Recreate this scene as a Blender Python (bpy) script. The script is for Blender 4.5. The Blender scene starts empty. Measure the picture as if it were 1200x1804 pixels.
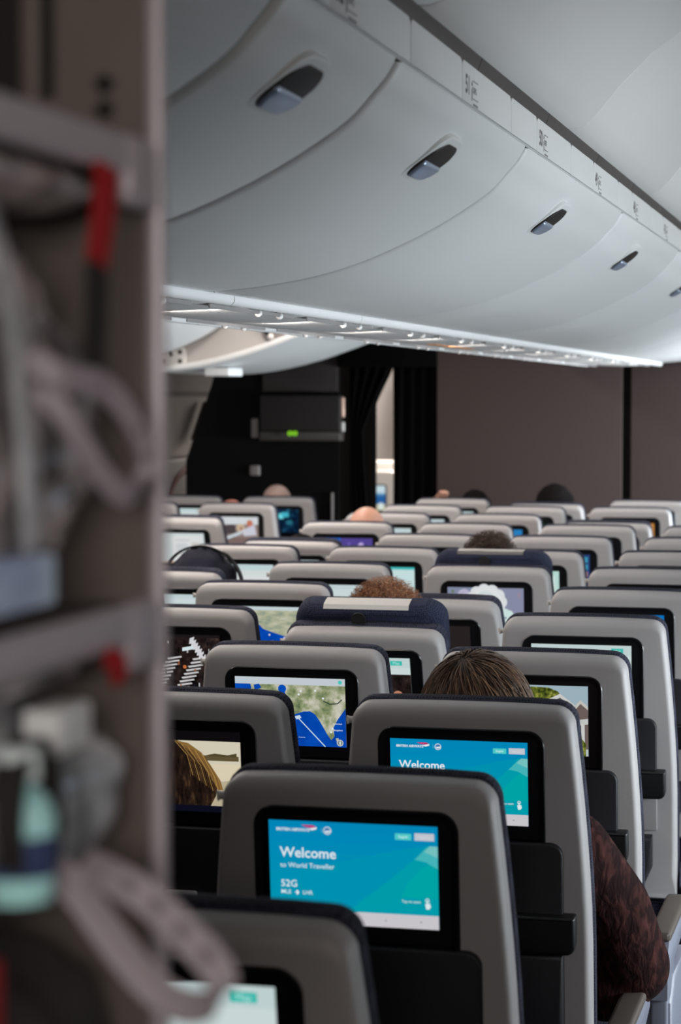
import bpy, bmesh, math, random
from mathutils import Vector, Matrix, Euler, noise
random.seed(7)
S = bpy.context.scene
COL = S.collection
PI = math.pi

# ------------------------------------------------------------------ camera, world, lights, exposure
EYE = 1.68
cam = bpy.data.cameras.new('camera'); cam_o = bpy.data.objects.new('camera', cam); COL.objects.link(cam_o)
cam_o.location = (0, 0, EYE); cam_o.rotation_euler = (PI/2 - 0.04939, 0, 0.23890)
cam.sensor_fit = 'HORIZONTAL'; cam.sensor_width = 24; cam.lens = 80.23
cam.clip_start = 0.05; cam.clip_end = 100
cam.dof.use_dof = True; cam.dof.focus_distance = 4.55; cam.dof.aperture_fstop = 6.4
S.camera = cam_o
S.view_settings.view_transform = 'Standard'; S.view_settings.look = 'None'
S.view_settings.exposure = 0.0; S.view_settings.gamma = 1.0; S.view_settings.use_curve_mapping = False
w = bpy.data.worlds.new('world'); S.world = w; w.use_nodes = True
w.node_tree.nodes['Background'].inputs[0].default_value = (.5, .55, .62, 1)
w.node_tree.nodes['Background'].inputs[1].default_value = 0.05

def area(name, loc, rot, sx, sy, power, col):
    l = bpy.data.lights.new(name, 'AREA'); l.shape = 'RECTANGLE'; l.size = sx; l.size_y = sy
    l.energy = power; l.color = col
    o = bpy.data.objects.new(name, l); COL.objects.link(o); o.location = loc; o.rotation_euler = rot
    return o
DAY = (.87, .95, 1.0); WARM = (1.0, .90, .82); NEUT = (1.0, .95, .92)
# daylight through the right-hand cabin windows (rows ahead of the camera)
for i, (y, p) in enumerate([(3.75, 4.5), (4.4, 10), (5.1, 10), (6.0, 9), (6.9, 9), (7.8, 9), (8.7, 9), (9.6, 9), (10.5, 9.5), (11.4, 42), (12.2, 52)]):
    area('window_daylight', (1.36, y, 1.04), (0, PI/2, 0), .42, .32, p, DAY).data.spread = math.radians(110)  # front pair added, much stronger, to brighten the open bin
# cabin wash lamps over the two aisles, lit only from the middle rows forward
area('aisle_lamp', (-.24, 7.4, 2.42), (0, 0, 0), .12, 7.6, 4, NEUT)
area('aisle_lamp', (-2.715, 7.9, 2.42), (0, 0, 0), .12, 7.6, 90, WARM)
# added fill lamps in the service channel, tilted forward to brighten seat backs
for i in range(12):
    area('seat_fill', (-1.42, 2.96+i*.79, EYE+.180), (math.radians(38), 0, 0), .16, .10, (.6, 1.7, 2.6, 2.7, 2.5)[min(i, 4)], WARM)
# more added fills, brightening the left seat backs
for y in (7.6, 8.5, 9.4):
    area('seat_fill', (-3.35, y, EYE+.16), (math.radians(48), 0, math.radians(-6)), .16, .10, 5, WARM)
# unseen fill lamps added behind the camera and across from the cabinet
area('near_fill', (.15, -.95, 1.85), (math.radians(84), 0, math.radians(8)), .5, .3, 13, WARM)
area('near_fill', (1.0, .75, 1.95), (math.radians(10), math.radians(82), 0), .25, .25, 2.6, NEUT).data.spread = math.radians(70)
# next cabin ahead
area('forward_lamp', (-3.4, 18.2, 2.12), (0, 0, 0), .5, 3.0, 220, WARM)
area('forward_lamp', (-3.35, 14.9, 2.05), (math.radians(25), 0, 0), .3, .3, 22, WARM)  # added fill, brightens the pale seat back between the curtains

# ------------------------------------------------------------------ materials
def mat(name, col, rough=.6, metal=0, spec=.5, bump=0, bscale=200, var=0, vscale=8, alpha=1, coat=0, trans=0, detail=4):
    m = bpy.data.materials.new(name); m.use_nodes = True
    nt = m.node_tree; b = nt.nodes['Principled BSDF']
    b.inputs['Base Color'].default_value = (*col, 1); b.inputs['Roughness'].default_value = rough
    b.inputs['Metallic'].default_value = metal; b.inputs['Specular IOR Level'].default_value = spec
    b.inputs['Alpha'].default_value = alpha; b.inputs['Coat Weight'].default_value = coat
    b.inputs['Transmission Weight'].default_value = trans
    if bump or var:
        tc = nt.nodes.new('ShaderNodeTexCoord')
    if bump:
        n = nt.nodes.new('ShaderNodeTexNoise'); n.inputs['Scale'].default_value = bscale; n.inputs['Detail'].default_value = detail
        bp = nt.nodes.new('ShaderNodeBump'); bp.inputs['Strength'].default_value = bump; bp.inputs['Distance'].default_value = .002
        nt.links.new(tc.outputs['Object'], n.inputs['Vector']); nt.links.new(n.outputs['Fac'], bp.inputs['Height'])
        nt.links.new(bp.outputs['Normal'], b.inputs['Normal'])
    if var:
        n2 = nt.nodes.new('ShaderNodeTexNoise'); n2.inputs['Scale'].default_value = vscale; n2.inputs['Detail'].default_value = 3
        r = nt.nodes.new('ShaderNodeValToRGB')
        r.color_ramp.elements[0].position = .3; r.color_ramp.elements[1].position = .7
        r.color_ramp.elements[0].color = (*[c*(1-var) for c in col], 1); r.color_ramp.elements[1].color = (*[min(1, c*(1+var)) for c in col], 1)
        nt.links.new(tc.outputs['Object'], n2.inputs['Vector']); nt.links.new(n2.outputs['Fac'], r.inputs['Fac'])
        nt.links.new(r.outputs['Color'], b.inputs['Base Color'])
    return m

def wool(name, c1, c2):
    """cloth with fine drawn-out creases, their shade painted into the colour"""
    m = mat(name, c1, .95, spec=.15); nt = m.node_tree; b = nt.nodes['Principled BSDF']
    tc = nt.nodes.new('ShaderNodeTexCoord'); mp = nt.nodes.new('ShaderNodeMapping'); mp.inputs['Scale'].default_value = (1, .30, .30); mp.inputs['Rotation'].default_value = (.6, 0, 0)
    n = nt.nodes.new('ShaderNodeTexNoise'); n.inputs['Scale'].default_value = 85; n.inputs['Detail'].default_value = 3; n.inputs['Distortion'].default_value = .6
    r = nt.nodes.new('ShaderNodeValToRGB'); r.color_ramp.elements[0].position = .45; r.color_ramp.elements[1].position = .68
    r.color_ramp.elements[0].color = (*c1, 1); r.color_ramp.elements[1].color = (*c2, 1)
    bp = nt.nodes.new('ShaderNodeBump'); bp.inputs['Strength'].default_value = .9; bp.inputs['Distance'].default_value = .006
    nt.links.new(tc.outputs['Object'], mp.inputs[0]); nt.links.new(mp.outputs[0], n.inputs['Vector']); nt.links.new(n.outputs['Fac'], r.inputs['Fac'])
    nt.links.new(r.outputs['Color'], b.inputs['Base Color']); nt.links.new(n.outputs['Fac'], bp.inputs['Height']); nt.links.new(bp.outputs['Normal'], b.inputs['Normal'])
    return m

def knit(name, c1, c2, scale=260):
    m = mat(name, c1, .9, spec=.2); nt = m.node_tree; b = nt.nodes['Principled BSDF']
    tc = nt.nodes.new('ShaderNodeTexCoord'); v = nt.nodes.new('ShaderNodeTexVoronoi'); v.inputs['Scale'].default_value = scale
    v.inputs['Randomness'].default_value = .25
    r = nt.nodes.new('ShaderNodeValToRGB'); r.color_ramp.elements[0].color = (*c1, 1); r.color_ramp.elements[1].color = (*c2, 1)
    r.color_ramp.elements[0].position = .25; r.color_ramp.elements[1].position = .6
    bp = nt.nodes.new('ShaderNodeBump'); bp.inputs['Strength'].default_value = .7; bp.inputs['Distance'].default_value = .002
    nt.links.new(tc.outputs['Object'], v.inputs['Vector']); nt.links.new(v.outputs['Distance'], r.inputs['Fac'])
    nt.links.new(r.outputs['Color'], b.inputs['Base Color']); nt.links.new(v.outputs['Distance'], bp.inputs['Height'])
    nt.links.new(bp.outputs['Normal'], b.inputs['Normal'])
    return m

_em = {}
def emis(col, s=1.0):
    k = (tuple(col), s)
    if k not in _em:
        m = bpy.data.materials.new('screen_light'); m.use_nodes = True; nt = m.node_tree
        nt.nodes.remove(nt.nodes['Principled BSDF']); e = nt.nodes.new('ShaderNodeEmission')
        e.inputs[0].default_value = (*col, 1); e.inputs[1].default_value = s
        nt.links.new(e.outputs[0], nt.nodes['Material Output'].inputs[0]); _em[k] = m
    return _em[k]
def emis_noise(name, stops, scale=30, s=1.0, detail=8, stretch=(1, 1, 1), rough=.6):
    m = bpy.data.materials.new(name); m.use_nodes = True; nt = m.node_tree
    nt.nodes.remove(nt.nodes['Principled BSDF']); e = nt.nodes.new('ShaderNodeEmission'); e.inputs[1].default_value = s
    tc = nt.nodes.new('ShaderNodeTexCoord'); mp = nt.nodes.new('ShaderNodeMapping'); mp.inputs['Scale'].default_value = stretch
    n = nt.nodes.new('ShaderNodeTexNoise'); n.inputs['Scale'].default_value = scale; n.inputs['Detail'].default_value = detail; n.inputs['Roughness'].default_value = rough
    r = nt.nodes.new('ShaderNodeValToRGB'); el = r.color_ramp.elements
    while len(el) < len(stops): el.new(.5)
    for i, (p, c) in enumerate(stops): el[i].position = p; el[i].color = (*c, 1)
    nt.links.new(tc.outputs['Object'], mp.inputs[0]); nt.links.new(mp.outputs[0], n.inputs['Vector'])
    nt.links.new(n.outputs['Fac'], r.inputs['Fac']); nt.links.new(r.outputs['Color'], e.inputs[0])
    nt.links.new(e.outputs[0], nt.nodes['Material Output'].inputs[0]); return m

def srgb(r, g, b):
    f = lambda c: (c/12.92 if c <= .04045 else ((c+.055)/1.055)**2.4)
    return tuple(f(v/255) for v in (r, g, b))

M = dict(
    shell=mat('grey_shell_plastic', (.40, .385, .385), .5, bump=.25, bscale=900, detail=2),
    shell_dark=mat('lower_panel_plastic', (.33, .32, .32), .5, bump=.2, bscale=900, detail=2),
    navy=knit('navy_knit_fabric', (.004, .005, .012), (.050, .053, .082), 190),
    navy_in=knit('navy_headrest_knit', (.006, .008, .020), (.030, .036, .070), 220),
    bezel=mat('black_bezel_gloss', (.006, .006, .007), .28),
    bezel_in=mat('black_bezel_satin', (.004, .004, .004), .55),
    tray=mat('dark_tray_plastic', (.011, .011, .015), .55, bump=.1, bscale=500),
    black=mat('black_plastic', (.008, .008, .009), .35),
    pocket=mat('dark_pocket_net', (.012, .012, .016), .9, bump=.6, bscale=700),
    hook=mat('light_hook_plastic', (.6, .58, .56), .4),
    armgrey=mat('blue_grey_arm_plastic', (.26, .28, .35), .35),
    pad=mat('beige_arm_pad', (.11, .090, .075), .55),
    cloth=mat('white_headrest_cloth', (.75, .73, .70), .9, bump=.2, bscale=400),
    metal=mat('brushed_metal', (.5, .5, .5), .35, metal=1),
    bin=mat('white_bin_panel', (.72, .73, .73), .48, bump=.12, bscale=700, detail=2),
    ceil=mat('ceiling_panel_white', (.70, .695, .68), .55, bump=.1, bscale=500),
    wall=mat('cabin_wall_panel', (.55, .53, .50), .6, bump=.1, bscale=400),
    groove=mat('panel_groove_grey', (.26, .25, .25), .7),
    gap=mat('dark_gap_rubber', (.03, .027, .026), .8),
    lens=mat('dark_lamp_lens', (.06, .052, .05), .3),
    rail=mat('white_rail', (.85, .86, .86), .35),
    cup=mat('handle_recess', (.016, .012, .010), .5),
    chrome=mat('satin_handle', (.50, .60, .78), .30, metal=.65),  # blue of the reflected windows put into the base colour
    carpet=mat('navy_carpet', (.012, .014, .024), .95, bump=.7, bscale=300),
    bulk=mat('brown_grey_bulkhead', (.058, .041, .039), .8, spec=.2, bump=.3, bscale=150),
    mono=mat('dark_monument', (.0035, .003, .003), .8, spec=.12),
    mono2=mat('monument_panel_grey', (.036, .031, .030), .7, spec=.2),
    curtain=mat('dark_curtain_cloth', (.0025, .0022, .0024), .95, spec=.05, bump=.5, bscale=200),
    steel=mat('cabinet_grey_panel', (.115, .096, .088), .5, var=.12, vscale=9),
    alu=mat('cabinet_light_trim', (.50, .46, .51), .38, metal=.25),
    dark=mat('cabinet_dark_lining', (.012, .011, .011), .8),
    foil=mat('wrinkled_bag_film', (.30, .265, .265), .22, bump=1.0, bscale=30, var=.85, vscale=24, coat=.7),  # strong tone variation paints in wrinkle shade and glints
    film=mat('clear_bag_film', (.36, .38, .41), .2, bump=1.0, bscale=26, var=.6, vscale=18, coat=.8),
    strap=mat('white_webbing', (.38, .335, .38), .75, bump=.4, bscale=300),
    strap_mark=mat('strap_print', (.13, .10, .13), .8),
    red=mat('red_tag', (.30, .001, .004), .6, bump=.3, bscale=60),
    teal=mat('teal_bottle', (.40, .78, .82), .15, var=.3, vscale=30, coat=.8),
    cap=mat('pale_bottle_cap', (.70, .80, .82), .25),
    label=mat('pale_blue_label', (.46, .58, 1.0), .4, var=.35, vscale=25),
    label_w=mat('white_label', (.78, .82, .84), .35, var=.12, vscale=20),
    printk=mat('dark_print', (.05, .045, .05), .6),
    skin=mat('skin', (.52, .27, .19), .5, bump=.1, bscale=200, var=.08),
    skin_pale=mat('pale_skin', (.56, .38, .32), .5, bump=.1, bscale=200),
    skin_red=mat('ruddy_skin', (.46, .17, .11), .5),
    hair_b1=mat('brown_hair_dark', (.040, .022, .014), .55), hair_b2=mat('brown_hair', (.095, .048, .026), .55), hair_b3=mat('brown_hair_light', (.20, .11, .06), .5),
    hair_o1=mat('auburn_hair_dark', (.13, .045, .018), .5), hair_o2=mat('auburn_hair', (.30, .12, .05), .45), hair_o3=mat('auburn_hair_light', (.46, .23, .11), .45),
    hair_k=mat('black_hair', (.006, .005, .005), .95, spec=.1),
    sweater=wool('maroon_sweater', (.016, .005, .005), (.070, .023, .020)),
    hood=mat('navy_hood_cloth', (.008, .009, .022), .95, bump=.5, bscale=60),
    shirt=mat('dark_shirt_cloth', (.03, .03, .036), .9), trousers=mat('dark_trousers_cloth', (.02, .02, .026), .9),
    lips=mat('lips', (.36, .13, .11), .45), eye=mat('eye_white', (.7, .7, .7), .2), orange=mat('amber_strip', (.65, .30, .12), .5), seatnext=mat('cream_seat_back', (.62, .58, .54), .5),
    slide=mat('door_slide_cover', (.22, .195, .19), .6), redline=mat('red_arc_print', (.30, .02, .02), .6),
)

# ------------------------------------------------------------------ mesh helpers
def link(name, bm, mats, parent=None, smooth=True, auto=None):
    me = bpy.data.meshes.new(name)
    bmesh.ops.recalc_face_normals(bm, faces=bm.faces[:])
    bm.to_mesh(me); bm.free()
    for m in (mats if isinstance(mats, (list, tuple)) else [mats]): me.materials.append(m)
    if smooth:
        for p in me.polygons: p.use_smooth = True
        if auto: me.set_sharp_from_angle(angle=math.radians(auto))
    o = bpy.data.objects.new(name, me); COL.objects.link(o)
    if parent: o.parent = parent
    return o
def tag(o, label, cat, group=None):
    o['label'] = label; o['category'] = cat
    if group: o['group'] = group
    return o
def empty(name, loc, rz=0):
    o = bpy.data.objects.new(name, None); o.empty_display_size = .1; COL.objects.link(o); o.location = loc; o.rotation_euler = (0, 0, rz); return o
def struct(o): o['kind'] = 'structure'; return o

def box(bm, x0, x1, y0, y1, z0, z1, bev=0, mi=0):
    n0 = len(bm.verts)
    c = Matrix.Translation(((x0+x1)/2, (y0+y1)/2, (z0+z1)/2)) @ Matrix.Diagonal((abs(x1-x0), abs(y1-y0), abs(z1-z0), 1))
    r = bmesh.ops.create_cube(bm, size=1, matrix=c)
    fs = set(f for v in r['verts'] for f in v.link_faces)
    for f in fs: f.material_index = mi
    if bev:
        es = list(set(e for v in r['verts'] for e in v.link_edges))
        g = bmesh.ops.bevel(bm, geom=es, offset=bev, segments=3, affect='EDGES', profile=.6)
        for f in g['faces']: f.material_index = mi
def rr(x0, x1, z0, z1, r, n=6, rs=None):
    """rounded rectangle outline, counter-clockwise in (x,z); rs = radii for bl, br, tr, tl"""
    rs = rs or (r, r, r, r); P = []
    for (cx, cz, sx, sz, a, q) in ((x0, z0, 1, 1, PI, rs[0]), (x1, z0, -1, 1, 1.5*PI, rs[1]), (x1, z1, -1, -1, 0, rs[2]), (x0, z1, 1, -1, .5*PI, rs[3])):
        for i in range(n+1):
            t = a + .5*PI*i/n
            P.append((cx+sx*q+q*math.cos(t), cz+sz*q+q*math.sin(t)))
    return P
def inset(P, d):
    """move every outline point inward by d (normal of neighbours)"""
    n = len(P); out = []
    for i in range(n):
        a, b, c = P[i-1], P[i], P[(i+1) % n]
        j = i
        while abs(a[0]-b[0])+abs(a[1]-b[1]) < 1e-7: j -= 1; a = P[j-1]
        j = i
        while abs(c[0]-b[0])+abs(c[1]-b[1]) < 1e-7: j += 1; c = P[(j+1) % n]
        t = Vector((c[0]-a[0], c[1]-a[1])); t.normalize()
        out.append((b[0]-t.y*d, b[1]+t.x*d))
    return out
def rings(bm, loops, mi=0, cap0=True, cap1=True):
    """skin a list of closed loops of 3-D points"""
    vs = [[bm.verts.new(p) for p in L] for L in loops]
    n = len(vs[0])
    for a, b in zip(vs[:-1], vs[1:]):
        for i in range(n):
            f = bm.faces.new((a[i], a[(i+1) % n], b[(i+1) % n], b[i])); f.material_index = mi
    if cap0: f = bm.faces.new(vs[0][::-1]); f.material_index = mi
    if cap1: f = bm.faces.new(vs[-1]); f.material_index = mi
def slab(bm, P, y0, y1, bev=.003, mi=0, both=False):
    """outline in (x,z); front face at y0 (towards -y), back at y1, rounded front edge"""
    L = []
    for k in range(4):
        a = k/3*PI/2
        L.append([(x, y0+bev*(1-math.sin(a)), z) for x, z in inset(P, bev*(1-math.cos(PI/2-(PI/2-a))) if False else bev*(1-math.sin(a)) if False else bev*math.cos(a) if False else bev*(1-k/3))])
    L = []
    for k in range(4):
        a = k/3*PI/2                                  # a = 0: face, a = 90: side
        L.append([(x, y0+bev*(1-math.cos(a)), z) for x, z in inset(P, bev*(1-math.sin(a)))])
    L.append([(x, y1, z) for x, z in P])
    rings(bm, L, mi)
def tube(bm, pts, r, seg=8, mi=0, cap=True):
    pts = [Vector(p) for p in pts]; L = []
    rad = r if isinstance(r, (list, tuple)) else [r]*len(pts)
    up = None
    for i, p in enumerate(pts):
        t = (pts[min(i+1, len(pts)-1)]-pts[max(i-1, 0)]).normalized()
        if up is None: up = Vector((0, 0, 1)) if abs(t.z) < .9 else Vector((1, 0, 0))
        s = t.cross(up).normalized(); up = s.cross(t).normalized()
        L.append([p+(s*math.cos(2*PI*k/seg)+up*math.sin(2*PI*k/seg))*rad[i] for k in range(seg)])
    rings(bm, L, mi, cap, cap)
def ball(bm, c, r, seg=16, sc=(1, 1, 1), mi=0):
    m = Matrix.Translation(c) @ Matrix.Diagonal((*[r*s for s in sc], 1))
    g = bmesh.ops.create_uvsphere(bm, u_segments=seg, v_segments=max(6, seg*2//3), radius=1, matrix=m)
    for f in set(f for v in g['verts'] for f in v.link_faces): f.material_index = mi
def cyl(bm, a, b, r, seg=16, mi=0): tube(bm, [a, b], r, seg, mi)
def ribbon(bm, pts, side, width, th, mi=0):
    """flat strap of given thickness along pts; side = width direction(s)"""
    pts = [Vector(p) for p in pts]; L = []
    for i, p in enumerate(pts):
        t = (pts[min(i+1, len(pts)-1)]-pts[max(i-1, 0)]).normalized()
        s = Vector(side[i] if isinstance(side, list) else side); s = (s-t*s.dot(t)).normalized(); n = t.cross(s)
        L.append([p+s*width/2+n*th/2, p-s*width/2+n*th/2, p-s*width/2-n*th/2, p+s*width/2-n*th/2])
    rings(bm, L, mi)
def smooth_path(pts, n=8):
    pts = [Vector(p) for p in pts]; out = []
    for i in range(len(pts)-1):
        p0, p1, p2, p3 = pts[max(i-1, 0)], pts[i], pts[i+1], pts[min(i+2, len(pts)-1)]
        for k in range(n):
            t = k/n
            out.append(.5*((2*p1)+(p2-p0)*t+(2*p0-5*p1+4*p2-p3)*t*t+(3*p1-p0-3*p2+p3)*t**3))
    out.append(pts[-1]); return out

_txt = {}
def text_mesh(s, bold=0):
    k = (s, bold)
    if k not in _txt:
        c = bpy.data.curves.new('t', 'FONT'); c.body = s; c.size = 1; c.offset = bold; c.resolution_u = 3
        o = bpy.data.objects.new('t', c); COL.objects.link(o)
        dg = bpy.context.evaluated_depsgraph_get(); dg.update()
        me = bpy.data.meshes.new_from_object(o.evaluated_get(dg))
        bpy.data.objects.remove(o); bpy.data.curves.remove(c); _txt[k] = me
    return _txt[k]
def add_text(bm, s, mx, mi=0, bold=0):
    me = text_mesh(s, bold); n = len(bm.verts)
    vs = [bm.verts.new(mx @ v.co) for v in me.vertices]
    for p in me.polygons:
        try: f = bm.faces.new([vs[i] for i in p.vertices]); f.material_index = mi
        except ValueError: pass
def text_w(s, bold=0):
    me = text_mesh(s, bold); return max((v.co.x for v in me.vertices), default=0)

# ------------------------------------------------------------------ the setting
FRONT = 12.8; END = 20.5; REAR = -1.2
def extrude(name, prof, ya, yb, m, th=0, closed=False, ny=1):
    bm = bmesh.new(); ys = [ya+(yb-ya)*i/ny for i in range(ny+1)]
    rows = [[bm.verts.new((x, y, z+EYE)) for x, z in prof] for y in ys]
    n = len(prof)
    for a, b in zip(rows[:-1], rows[1:]):
        for i in range(n if closed else n-1):
            bm.faces.new((a[i], a[(i+1) % n], b[(i+1) % n], b[i]))
    if closed: bm.faces.new(rows[0][::-1]); bm.faces.new(rows[-1])
    o = link(name, bm, m, auto=40)
    if th:
        md = o.modifiers.new('thick', 'SOLIDIFY'); md.thickness = th; md.offset = 0
    return o
bm = bmesh.new(); box(bm, -4.5, 1.6, REAR, END, -.06, 0); struct(link('floor', bm, M['carpet'], smooth=False))
arch = [(-.650, .545), (-.632, .546), (-.616, .551), (-.590, .575), (-.537, .638), (-.48, .692), (-.424, .733), (-.34, .775), (-.24, .79)]
arch_r = [(-.48-x, z) for x, z in arch[::-1]]
cl = arch + arch_r[1:]
seams = [-1.2, .15, 1.65, 3.13, 4.615, 6.1, 7.6, 9.1, 10.6, 12.1, 13.6, 15.1, 16.6, 18.1, 20.5]
bm = bmesh.new()
for a, b in zip(seams[:-1], seams[1:]):               # ceiling panels with a rounded joint between them
    def ring_(y, d): return [(x, y, z+d+EYE) for x, z in cl]
    rows = [[bm.verts.new(p) for p in ring_(y, d)] for y, d in ((a+.001, .016), (a+.004, .006), (a+.012, 0), (b-.012, 0), (b-.004, .006), (b-.001, .016))]
    for p, q in zip(rows[:-1], rows[1:]):
        for i in range(len(cl)-1): bm.faces.new((p[i], p[i+1], q[i+1], q[i]))
for pr in ([(-.655, .57), (.18, .57+.27), (.18, .84), (-.655, .84)],):
    pass
struct(link('ceiling', bm, M['ceil'], auto=50))
# upper shell of the cabin behind ceiling panels, centre core and left aisle ceiling
struct(extrude('trim_1', [(-.66, .60), (-.45, .80), (-.24, .83), (-.03, .80), (.18, .60)], REAR, END, M['ceil'], .01))
archL = [(-2.475-.48-x+.24-.0, z) for x, z in arch[::-1]]
la = [(-2.715-.41, .545), (-2.715-.30, .638), (-2.715-.18, .733), (-2.715, .79), (-2.715+.18, .733), (-2.715+.30, .638), (-2.715+.41, .545)]
struct(extrude('trim_2', la, REAR, END, M['ceil'], .01))
struct(extrude('trim_3', [(-1.02, .27), (-1.02, .60), (-.70, .62), (-.70, .66), (-2.26, .66), (-2.26, .62), (-1.95, .60), (-1.95, .27)], REAR, FRONT, M['gap'], 0, True))
struct(extrude('wall_right', [(.175, .56), (.178, .458), (.22, .41), (.33, .32), (.48, .25), (.66, .21), (.80, .195), (1.20, .17), (1.40, .05), (1.47, -.2), (1.48, -.6), (1.45, -1.2), (1.36, -1.68)], REAR, END, M['wall'], .01))
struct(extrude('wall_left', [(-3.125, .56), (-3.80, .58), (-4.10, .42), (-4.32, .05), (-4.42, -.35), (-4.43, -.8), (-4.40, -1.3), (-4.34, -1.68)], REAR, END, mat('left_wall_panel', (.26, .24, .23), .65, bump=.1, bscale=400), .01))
bm = bmesh.new(); box(bm, -4.5, 1.6, END, END+.05, 0, 2.6); struct(link('wall_front', bm, M['wall'], smooth=False))
bm = bmesh.new(); box(bm, -4.5, 1.6, REAR-.05, REAR, 0, 2.6); struct(link('wall_back', bm, M['mono'], smooth=False))
# windows on the right
for i in range(15):
    y = 2.15+i*.55
    bm = bmesh.new()
    slab(bm, [(a, b) for a, b in rr(-.13, .13, -.18, .18, .09)], -.012, .0, .004)
    o = link('window_%d' % (i+1), bm, mat('window_frame_plastic', (.6, .6, .58), .5) if i == 0 else bpy.data.materials['window_frame_plastic'], auto=40)
    o.rotation_euler = (0, 0, -PI/2); o.location = (1.44, y, 1.2); struct(o)
    bm = bmesh.new(); slab(bm, rr(-.10, .10, -.15, .15, .07), -.016, -.010, .001)
    p = link('pane', bm, emis((.55, .75, 1.0), .8), o, auto=40)

# ------------------------------------------------------------------ overhead bins of the centre block
BP = [(-.660, .458), (-.672, .437), (-.690, .416), (-.723, .381), (-.768, .350), (-.817, .321), (-.881, .289), (-.967, .254), (-1.055, .229), (-1.165, .211), (-1.262, .203)]
BP = [(p.x, p.y) for p in smooth_path([(x, z, 0) for x, z in BP], 4)]
def bin_body(prof, ya, yb, top, parent, name='door_panel', gap=.010, m=None):
    """closed bin with rounded ends; prof runs from the aisle edge to the inner edge"""
    bm = bmesh.new(); L = []
    cx = sum(x for x, z in prof)/len(prof)
    for y, d in ((ya+gap, .016), (ya+gap+.002, .008), (ya+gap+.006, .003), (ya+gap+.014, 0), (yb-gap-.014, 0), (yb-gap-.006, .003), (yb-gap-.002, .008), (yb-gap, .016)):
        ring = []
        n = len(prof)
        for i, (x, z) in enumerate(prof):
            a = prof[max(i-1, 0)]; b = prof[min(i+1, n-1)]
            t = Vector((b[0]-a[0], b[1]-a[1])).normalized(); nrm = Vector((-t.y, t.x))
            if nrm.y < 0: nrm = -nrm
            ring.append((x+nrm.x*d, y, z+nrm.y*d+EYE))
        ring.append((prof[-1][0], y, top+EYE)); ring.append((prof[0][0], y, top+EYE))
        L.append(ring)
    rings(bm, L)
    return link(name, bm, m or M['bin'], parent, auto=35)
def normal_at(prof, t):
    i = min(int(t*(len(prof)-1)), len(prof)-2); a, b = prof[i], prof[i+1]
    f = t*(len(prof)-1)-i
    p = Vector((a[0]+(b[0]-a[0])*f, a[1]+(b[1]-a[1])*f)); tg = Vector((b[0]-a[0], b[1]-a[1])).normalized()
    return p, tg
def latch(parent, y, cx, cz, tg):
    """oval recessed handle: tg = direction down the bin face (x,z)"""
    up = Vector((-tg.x, 0, -tg.y)); out = Vector((-tg.y, 0, tg.x))
    if out.x < 0: out = -out
    c = Vector((cx, y, cz+EYE))
    mx = Matrix(((0, -out.x, up.x, c.x), (1, -out.y, up.y, c.y), (0, -out.z, up.z, c.z), (0, 0, 0, 1)))
    # local: x along the cabin, z up the face, -y outward
    def put(name, P, y0, y1, bev, m, par):
        bm = bmesh.new(); slab(bm, P, y0, y1, bev)
        for v in bm.verts: v.co.y += v.co.z**2/(2*.30)
        bmesh.ops.transform(bm, matrix=mx, verts=bm.verts[:]); return link(name, bm, m, par, auto=50)
    def bend(o):
        pass
    fr = put('latch_frame', rr(-.080, .080, -.056, .056, .050, 10), -.0035, .02, .003, M['bin'], parent)
    put('latch_recess', rr(-.060, .060, -.040, .043, .034, 10), -.0048, .01, .001, M['cup'], fr)
    put('latch_handle', rr(-.058, .058, -.039, .000, .026, 10, (.030, .030, .006, .006)), -.0095, .004, .006, M['chrome'], fr)
seam_y = [-.4, 1.25, 2.46, 3.05, 4.15, 5.65, 7.15, 8.65, 10.15, 11.5, 12.75]
for i, (a, b) in enumerate(zip(seam_y[:-1], seam_y[1:])):
    if b < 1.3: continue
    root = empty('overhead_bin', (-.96, (a+b)/2, EYE+.45)); inv = root.matrix_world
    where = {1: 'nearest the camera, over the aisle at the top left', 2: 'short, holding the largest latch in view', 3: 'second latch from the camera, long panel', 4: 'third latch from the camera, below number 50', 5: 'fourth latch from the camera, smallest oval in view',
             6: 'past the fourth latch, near the right frame edge', 7: 'fourth from the front bulkhead', 8: 'third from the front bulkhead', 9: 'last one touching the front bulkhead'}
    names = {1: 'white curved overhead bin panel behind the thickest dark seam at upper left',
             2: 'white curved overhead bin with the largest, nearest oval latch',
             3: 'white curved overhead bin with the second oval latch, between two dark seams',
             4: 'white curved overhead bin with the third oval latch from the camera',
             5: 'white curved overhead bin with the fourth, smallest oval latch near right edge',
             6: 'white curved overhead bin just beyond the one with the smallest latch',
             7: 'white curved overhead bin, third back from the dark front bulkhead',
             8: 'white curved overhead bin, second back from the dark front bulkhead',
             9: 'white curved overhead bin meeting the dark front bulkhead'}
    tag(root, names.get(i, 'white curved overhead bin beside the camera'), 'overhead bin', 'centre overhead bins')
    def unparent_fix(o, r=root):
        o.matrix_parent_inverse = Matrix.Translation(-Vector(r.location))
    ch = bin_body(BP, a, b, .52, root, gap=.009 if i > 2 else .013)
    p, tg = normal_at(BP, .27)
    tg = Vector((-.045, -.031)).normalized()
    yl = {2: 2.71, 3: 3.59, 4: 4.85, 5: 6.25}.get(i, (a+b)/2)
    latch(root, yl, -.7255, .379, tg)
    for c in root.children: unparent_fix(c)
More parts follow.
